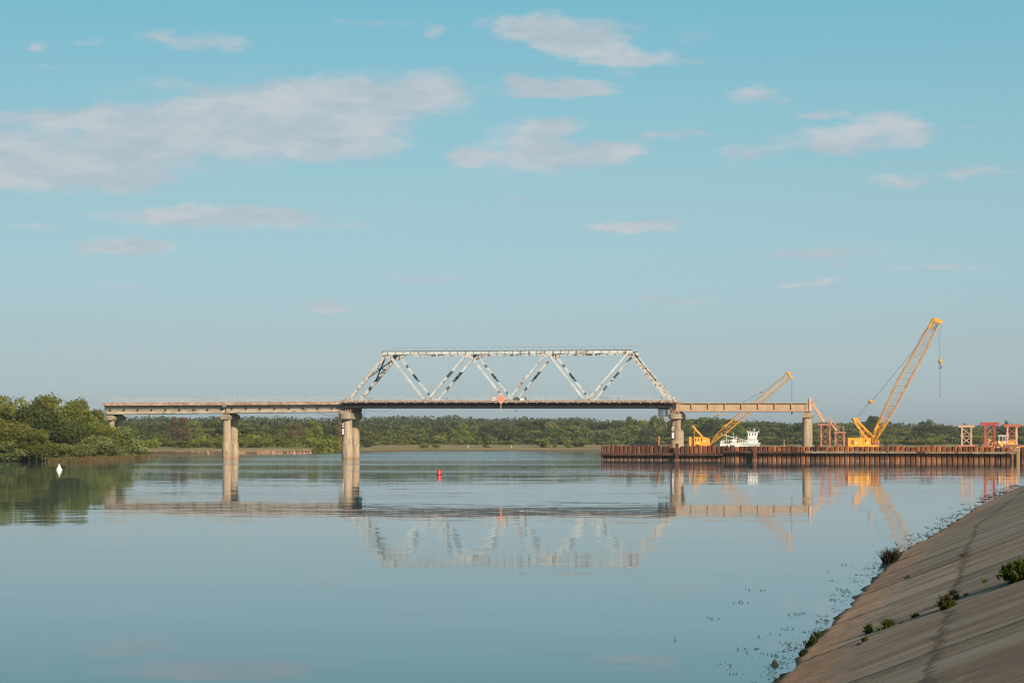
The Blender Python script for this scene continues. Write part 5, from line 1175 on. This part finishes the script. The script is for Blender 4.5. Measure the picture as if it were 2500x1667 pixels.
# skyline of the leafy belt in picture terms (px -> y)
def belt(px): return np.interp(px, [285, 400, 560, 700, 860, 1000, 1150, 1250, 1350, 1440, 1560, 1640, 1700, 1800, 1900, 2000, 2130, 2200, 2340, 2500, 2600], [1028, 1032, 1028, 1036, 1038, 1034, 1038, 1032, 1026, 1028, 1026, 1024, 1019, 1021, 1031, 1033, 1036, 1042, 1042, 1041, 1041])
px = 270
while px < 2560:      # rear belt, darker
    far_list.append((px, belt(px) + r5.uniform(-4, 7), r5.uniform(44, 66), 330 + r5.uniform(-30, 40), 'dark' if r5.random() < (.7 if px < 1500 else .35) else 'mid')); px += r5.uniform(26, 36)
px = 285
while px < 2560:      # mid belt
    far_list.append((px, belt(px) + r5.uniform(10, 22), r5.uniform(42, 60), 245 + r5.uniform(-20, 25), 'mid' if r5.random() < .72 else 'dark')); px += r5.uniform(26, 36)
px = 300
while px < 2560:      # front row
    lo_, hi_ = (1060, 1072) if px < 880 else (1062, 1078)
    far_list.append((px, r5.uniform(lo_, hi_), r5.uniform(36, 62), (120 if px < 880 else 190) + r5.uniform(-15, 15), 'bush' if r5.random() < .75 else 'mid')); px += r5.uniform(24, 40)
for px in range(310, 870, 34): far_list.append((px + r5.uniform(-8, 8), 1070 + r5.uniform(-4, 6), r5.uniform(34, 50), 75 + r5.uniform(-10, 20), 'bush'))
far_list += [(436, 1019, 50, 190, 'brown'), (452, 1052, 34, 110, 'brown'), (715, 1030, 42, 190, 'brown'), (768, 1026, 48, 200, 'green'), (1124, 1033, 45, 230, 'green'), (1036, 1080, 22, 40, 'bush'), (1062, 1083, 22, 30, 'bush'), (1190, 1062, 24, 45, 'cone'), (1325, 1072, 40, 60, 'bush'), (1385, 1077, 26, 55, 'bush'), (1422, 1072, 40, 75, 'bush'), (1356, 1083, 14, 40, 'bush'),
 (2130, 1016, 52, 330, 'dark'), (2262, 1024, 42, 330, 'dark'), (2455, 1026, 18, 330, 'dark'), (2352, 1034, 20, 330, 'dark'), (1535, 1017, 24, 330, 'mid'), (1598, 1014, 22, 330, 'mid'), (1615, 1017, 22, 330, 'mid')]
KL = {'bush': ('bright leafy bush', 'bush'), 'mid': ('mid-green leafy tree', 'tree'), 'dark': ('dark green leafy tree', 'tree'), 'brown': ('brownish sparse tree', 'tree'), 'green': ('bright green full tree', 'tree'), 'cone': ('conical bush on meadow', 'bush')}
for px, yt, wpx, d, kd in sorted(far_list):
    x, Y, z = ray_ground(px, d); h = CAMH + (HZ - yt) * Y / F - z
    if h < 1.2: continue
    row = 'front' if d < 215 else ('middle' if d < 290 else 'rear')
    pr = r5.choice(PF[kd]); plant(pr, x, Y, z - .1, h, wpx * Y / F, ordlab(f"{KL[kd][0]}, {row} row", px), KL[kd][1], 'trees and bushes on the far bank')
# distant pine wood as one mass
rg = np.random.default_rng(33); quads = []
def pine(x, y, z, h, w, rg):
    n = 80; t = rg.random(n) ** .8; a = rg.random(n) * 6.283
    r_ = w / 2 * np.sqrt(np.clip(1.0 - np.abs(t - .25) / .85, .02, 1)) * rg.uniform(.3, 1, n)
    pos = np.c_[x + r_ * np.cos(a), y + r_ * np.sin(a), z + h * (.18 + .82 * t)]
    s = (w * .26 * (1.1 - .5 * t))[:, None]; A = rg.normal(size=(n, 3)); A[:, 2] *= .5; A /= np.linalg.norm(A, axis=1)[:, None]; B = np.cross(A, rg.normal(size=(n, 3))); B /= np.linalg.norm(B, axis=1)[:, None]
    A = A * s; B = B * s * .7
    return np.stack([pos - A, pos - B, pos + A, pos + B], 1)
def sky_line(px): return np.interp(px, [-300, 250, 420, 560, 700, 860, 1000, 1100, 1250, 1400, 1500, 1600, 1800, 1950, 2200, 2330, 2500, 2800], [1020, 1016, 1014, 1015, 1017, 1014, 1015, 1014, 1017, 1018, 1024, 1026, 1027, 1027, 1031, 1034, 1036, 1038])
for rowd, dy_, stp in ((430, 13, 11), (520, 9, 10), (640, 6, 9), (800, 2, 8), (1000, 0, 7)):
    px = -200.
    while px < 2750:
        x, Y, z = ray_ground(px, rowd + rg.uniform(-35, 35)); yt = sky_line(px) + dy_ + 5.0 * rg.random() ** .7 + 2.5 * math.sin(px / 61. + dy_) + 1.5 * math.sin(px / 23.)
        h = CAMH + (HZ - yt) * Y / F - z
        quads.append(pine(x, Y, z, h, rg.uniform(1.5, 3.0) * stp * Y / F * (.7 + .3 * rg.random()), rg)); px += stp * rg.uniform(.6, 1.2)
me = quads_mesh('pine_forest', np.concatenate(quads), L_pine); o = bpy.data.objects.new('pine_forest', me); COL.objects.link(o)
tag(o, 'distant dark pine forest along the skyline', 'forest', kind='stuff')
# undergrowth that closes the foot of the belt
nq = 26000; pxr = rg.uniform(250, 2650, nq); dr = rg.choice([110, 150, 200, 250, 300, 360], nq) + rg.uniform(-20, 20, nq)
k_ = (pxr - 1250) / F; Yr = np.full(nq, 900.)
for _ in range(25): Yr = far_shore(k_ * Yr) + dr
zr = far_z(k_ * Yr, Yr) + rg.random(nq) ** 1.5 * np.where(dr > 180, 5.5, 2.2)
keep = ~((dr < 180) & (pxr > 870)); pos = np.c_[k_ * Yr, Yr, zr][keep]; n = len(pos)
A = rg.normal(size=(n, 3)); A /= np.linalg.norm(A, axis=1)[:, None]; B = np.cross(A, rg.normal(size=(n, 3))); B /= np.linalg.norm(B, axis=1)[:, None]
A *= rg.uniform(.35, .9, n)[:, None]; B *= .5
me = quads_mesh('undergrowth', np.stack([pos - A, pos - B, pos + A, pos + B], 1), L_mid); o = bpy.data.objects.new('undergrowth', me); COL.objects.link(o)
tag(o, 'tangled green undergrowth at the foot of the far trees', 'undergrowth', kind='stuff')
# two pale stakes on the meadow
for px, py, lab in ((1249, 1084, 'small white stake on the far meadow, right of the diamond sign'), (1143, 1082, 'small white stake at the wood edge, left of the conical bush')):
    x, Y, z = ray_ground(px, 60); m = MB(); m.tube((0, 0, 0), (.05, 0, 1.3), .22, 6, .12); tag(m.build('stake', M['sign_white'], None, (x, Y, z)), lab, 'stake')

# ------------------------------------------------------------------ weeds on the embankment
def tuft(name, px, py, wpx, hpx, n, mat, label, seed, kind='leaf', size=.05, cat='weed', mat2=None, onwater=False, up=0.):
    if onwater: Xw, Yw = wp(px, py); p = Vector((Xw, Yw, 0.0))
    else: p = on_slope(px, py)
    size *= .62 if kind == 'leaf' else 1; n = int(n * 2.4) if kind == 'leaf' else n
    s = p.y / F; wd = wpx * s; h = hpx * s; rg = np.random.default_rng(seed)
    if kind == 'blade':
        b = np.c_[rg.normal(0, wd * .16, (n, 2)), np.full(n, -.03)]; ln = rg.normal(0, .35, (n, 2)); hh = h * rg.uniform(.4, 1.05, n)
        tp = b + np.c_[ln * hh[:, None], hh]; wv = np.c_[rg.normal(0, 1, (n, 2)), np.zeros(n)]; wv /= np.linalg.norm(wv, axis=1)[:, None]; wv *= size * .18
        Vq = np.stack([b - wv, b + wv, tp + wv * .2, tp - wv * .2], 1)
    else:
        k = max(8, n // 22); base = np.c_[rg.normal(0, wd * .10, (k, 2)), np.full(k, -.03)]
        dirs = np.c_[rg.normal(0, 1, (k, 2)), np.zeros(k)]; dirs /= np.linalg.norm(dirs, axis=1)[:, None]
        spread = rg.random(k) ** .7; tip = base + dirs * (wd * .52 * spread)[:, None] + np.c_[np.zeros((k, 2)), h * (1.05 - .75 * spread ** 2) * rg.uniform(.6, 1.1, k)]
        i = rg.integers(0, k, n); t = rg.uniform(.15, 1.0, n)[:, None]; pos = base[i] * (1 - t) + tip[i] * t; pos[:, 2] += (h * .18 * np.sin(t * 3.14))[:, 0]; pos += rg.normal(0, size * .45, (n, 3))
        A = (tip[i] - base[i]); A /= np.linalg.norm(A, axis=1)[:, None] + 1e-9; A += rg.normal(0, .7, (n, 3)); A /= np.linalg.norm(A, axis=1)[:, None]
        B = np.cross(A, rg.normal(size=(n, 3))); B /= np.linalg.norm(B, axis=1)[:, None]; sz = size * rg.uniform(.4, 1.2, n)[:, None]
        Vq = np.stack([pos - A * sz, pos - B * sz * .32, pos + A * sz, pos + B * sz * .32], 1)
        wv = np.array([[size * .07, 0, 0]]); Vq = np.concatenate([Vq, np.stack([base - wv, base + wv, tip + wv * .3, tip - wv * .3], 1)])
    me_ = quads_mesh(name, Vq, [mat] if mat2 is None else [mat, mat2], None if mat2 is None else (rg.random(len(Vq)) < .35).astype(int))
    o = bpy.data.objects.new(name, me_); COL.objects.link(o); o.location = p + Vector((0, 0, up)); return tag(o, label, cat, 'weeds along the embankment')
tuft('leafy_weed_bush', 2492, 1414, 80, 42, 1900, L_weed, 'dark green leafy bush on slope cut by the right picture edge', 1, size=.10, cat='bush')
tuft('leafy_weed', 2310, 1485, 46, 36, 700, L_weed, 'bushy green and reddish weed, largest on the cracked joint', 2, size=.055, mat2=L_redweed)
tuft('red_weed', 2328, 1450, 20, 16, 160, L_dry, 'small reddish dry weed just above the bushy one', 3, kind='blade', size=.06)
tuft('leafy_weed', 2333, 1462, 22, 14, 200, L_weed, 'small green weed touching the right side of the bushy one', 13, size=.05)
tuft('grass_tuft', 2169, 1531, 22, 28, 160, L_weed, 'upright spiky green grass tuft on the joint', 4, kind='blade', size=.07)
tuft('leafy_weed', 2121, 1545, 20, 26, 260, L_weed, 'green weed at the left start of the weedy joint', 5, size=.05)
tuft('leafy_weed', 2112, 1562, 16, 10, 120, L_weed, 'low green weed just below the joint start', 6, size=.045)
tuft('leafy_weed', 2099, 1574, 14, 7, 80, L_redweed, 'lowest tiny weed trailing below the joint start', 7, size=.04)
tuft('leafy_weed', 2153, 1536, 18, 7, 110, L_weed, 'flat green weed left of the spiky tuft', 8, size=.045)
tuft('leafy_weed', 2238, 1504, 22, 10, 160, L_weed, 'flat green weed halfway between spiky tuft and bushy weed', 9, size=.045)
tuft('leafy_weed', 2203, 1519, 14, 6, 60, L_redweed, 'tiny brownish weed right of the spiky tuft', 10, size=.04)
tuft('leafy_weed', 2216, 1413, 13, 12, 90, L_weed, 'small lone green weed high above the brown band', 11, size=.06)
tuft('grass_tuft', 2405, 1422, 14, 18, 40, L_weed, 'faint thin grass tuft left of the leafy bush', 12, kind='blade', size=.06)
tuft('leafy_weed', 2355, 1356, 18, 7, 90, L_redweed, 'small brown-green weed where the upper crack bends', 14, size=.07)
tuft('leafy_weed', 2360, 1452, 22, 5, 90, L_weed, 'flat dark weed right of the bushy one', 15, size=.05)
tuft('grass_tuft', 2391, 1495, 7, 5, 30, L_weed, 'tiny tuft on the slope below the leafy bush', 16, kind='blade', size=.04)
tuft('dry_reed_clump', 2176, 1375, 40, 42, 260, L_dry, 'tall dark dry reed clump rising from the waterline', 17, kind='blade', size=.10, onwater=True, cat='reeds', mat2=L_alga)
tuft('dry_reed_clump', 2160, 1372, 20, 34, 70, L_dry, 'thin dry stalks left of the tall reed clump', 18, kind='blade', size=.07, onwater=True, cat='reeds')
for i, (px, py, wv, hv, nn, lab) in enumerate(((1982, 1580, 34, 30, 320, 'dark weed clump at the waterline, largest of the lower ones'), (1962, 1602, 22, 24, 200, 'dark weed clump just below the largest one'), (1912, 1652, 18, 12, 120, 'small dark weed near the bottom waterline'), (1896, 1664, 16, 12, 110, 'lowest dark weed at the bottom of the picture'), (1995, 1556, 20, 24, 120, 'spiky dark weed just above the largest waterline clump'))):
    tuft('water_weed', px, py, wv, hv, nn, L_alga, lab, 40 + i, kind='leaf' if i != 4 else 'blade', size=.045, onwater=True, mat2=L_weed)
s_ = on_slope(1911, 1632); o = heap('', s_.x - .12, s_.y, .075, .07, .07, -.015, M['black'], 'stone', 8, 12); tag(o, 'dark round stone in the water near the bottom edge', 'stone')
# floating leaves and bits along the shore: uncounted
rg = np.random.default_rng(77); quads = []
sx = np.array([p_[0] for p_ in sh]); sy = np.array([p_[1] for p_ in sh])
n = 700; u_ = rg.random(n) ** 1.2 * (sy[-1] - 20) + 22; off = -np.abs(rg.normal(0, 1, n)) * .27 - .02
cl_ = .5 + .5 * np.sin(u_ * 1.7) * np.sin(u_ * .53 + 1); keep = rg.random(n) < (.25 + .75 * cl_)
u_, off = u_[keep], off[keep] * np.interp(u_[keep], [20, 60, 150], [.8, 1.2, 2.2])
xb = np.interp(u_, sy, sx) + off
for x, y in zip(xb, u_):
    k = rg.integers(2, 7); s = .018 + .0007 * y
    c = np.array([x, y, .006]) + np.c_[rg.normal(0, s * 1.5, k), rg.normal(0, s * 2.5, k), np.zeros(k)]
    for q in c:
        a = rg.random() * 6.28; v1 = np.array([math.cos(a), math.sin(a), 0]) * s * rg.uniform(.5, 1.3); v2 = np.array([-math.sin(a), math.cos(a), 0]) * s * rg.uniform(.15, .5)
        lift = np.array([0, 0, abs(rg.normal()) * s * .22]); quads.append(np.stack([q - v1, q + v2, q + v1 + lift, q - v2 + lift * .4]))
extra = [(1842, 1440), (1804, 1470), (1730, 1508), (1643, 1563), (1768, 1622), (1818, 1585), (1930, 1535), (2062, 1440), (2010, 1418), (1862, 1690), (1855, 1555), (1812, 1592), (1890, 1545), (1945, 1500), (1900, 1602), (1925, 1570), (2032, 1395), (2065, 1380), (2125, 1385), (1800, 1640), (1880, 1600)]
for px, py in extra:
    x, y = wp(px, py); s = .012 + .0005 * y
    for _ in range(rg.integers(3, 9)):
        q = np.array([x + rg.normal() * s * 3, y + rg.normal() * s * 6, .005]); a = rg.random() * 6.28; v1 = np.array([math.cos(a), math.sin(a), 0]) * s; v2 = np.array([-math.sin(a), math.cos(a), 0]) * s * .4; lift = np.array([0, 0, abs(rg.normal()) * s * .8])
        quads.append(np.stack([q - v1, q + v2, q + v1 + lift, q - v2 + lift * .4]))
me = quads_mesh('floating_weeds', np.array(quads), L_alga); o = bpy.data.objects.new('floating_weeds', me); COL.objects.link(o)
tag(o, 'dark floating weeds and bits along the embankment waterline', 'water weeds', kind='stuff')

# ------------------------------------------------------------------ haze: the river air, one even volume
HAZE = .00006
hz = MB().box(-1100, 1100, -130, 2350, -3, 75)
hm = bpy.data.materials.new('river_air'); hm.use_nodes = True; N = NT(hm.node_tree); N.n.clear()
ho = N.a('ShaderNodeOutputMaterial'); hv = N.a('ShaderNodeVolumePrincipled'); hv.inputs['Color'].default_value = (.86, .92, 1.0, 1); hv.inputs['Density'].default_value = HAZE
hv.inputs['Anisotropy'].default_value = 0.0; N.L(hv.outputs[0], ho.inputs['Volume'])
tag(hz.build('haze', hm), 'thin bluish haze over the river', 'haze', kind='stuff')
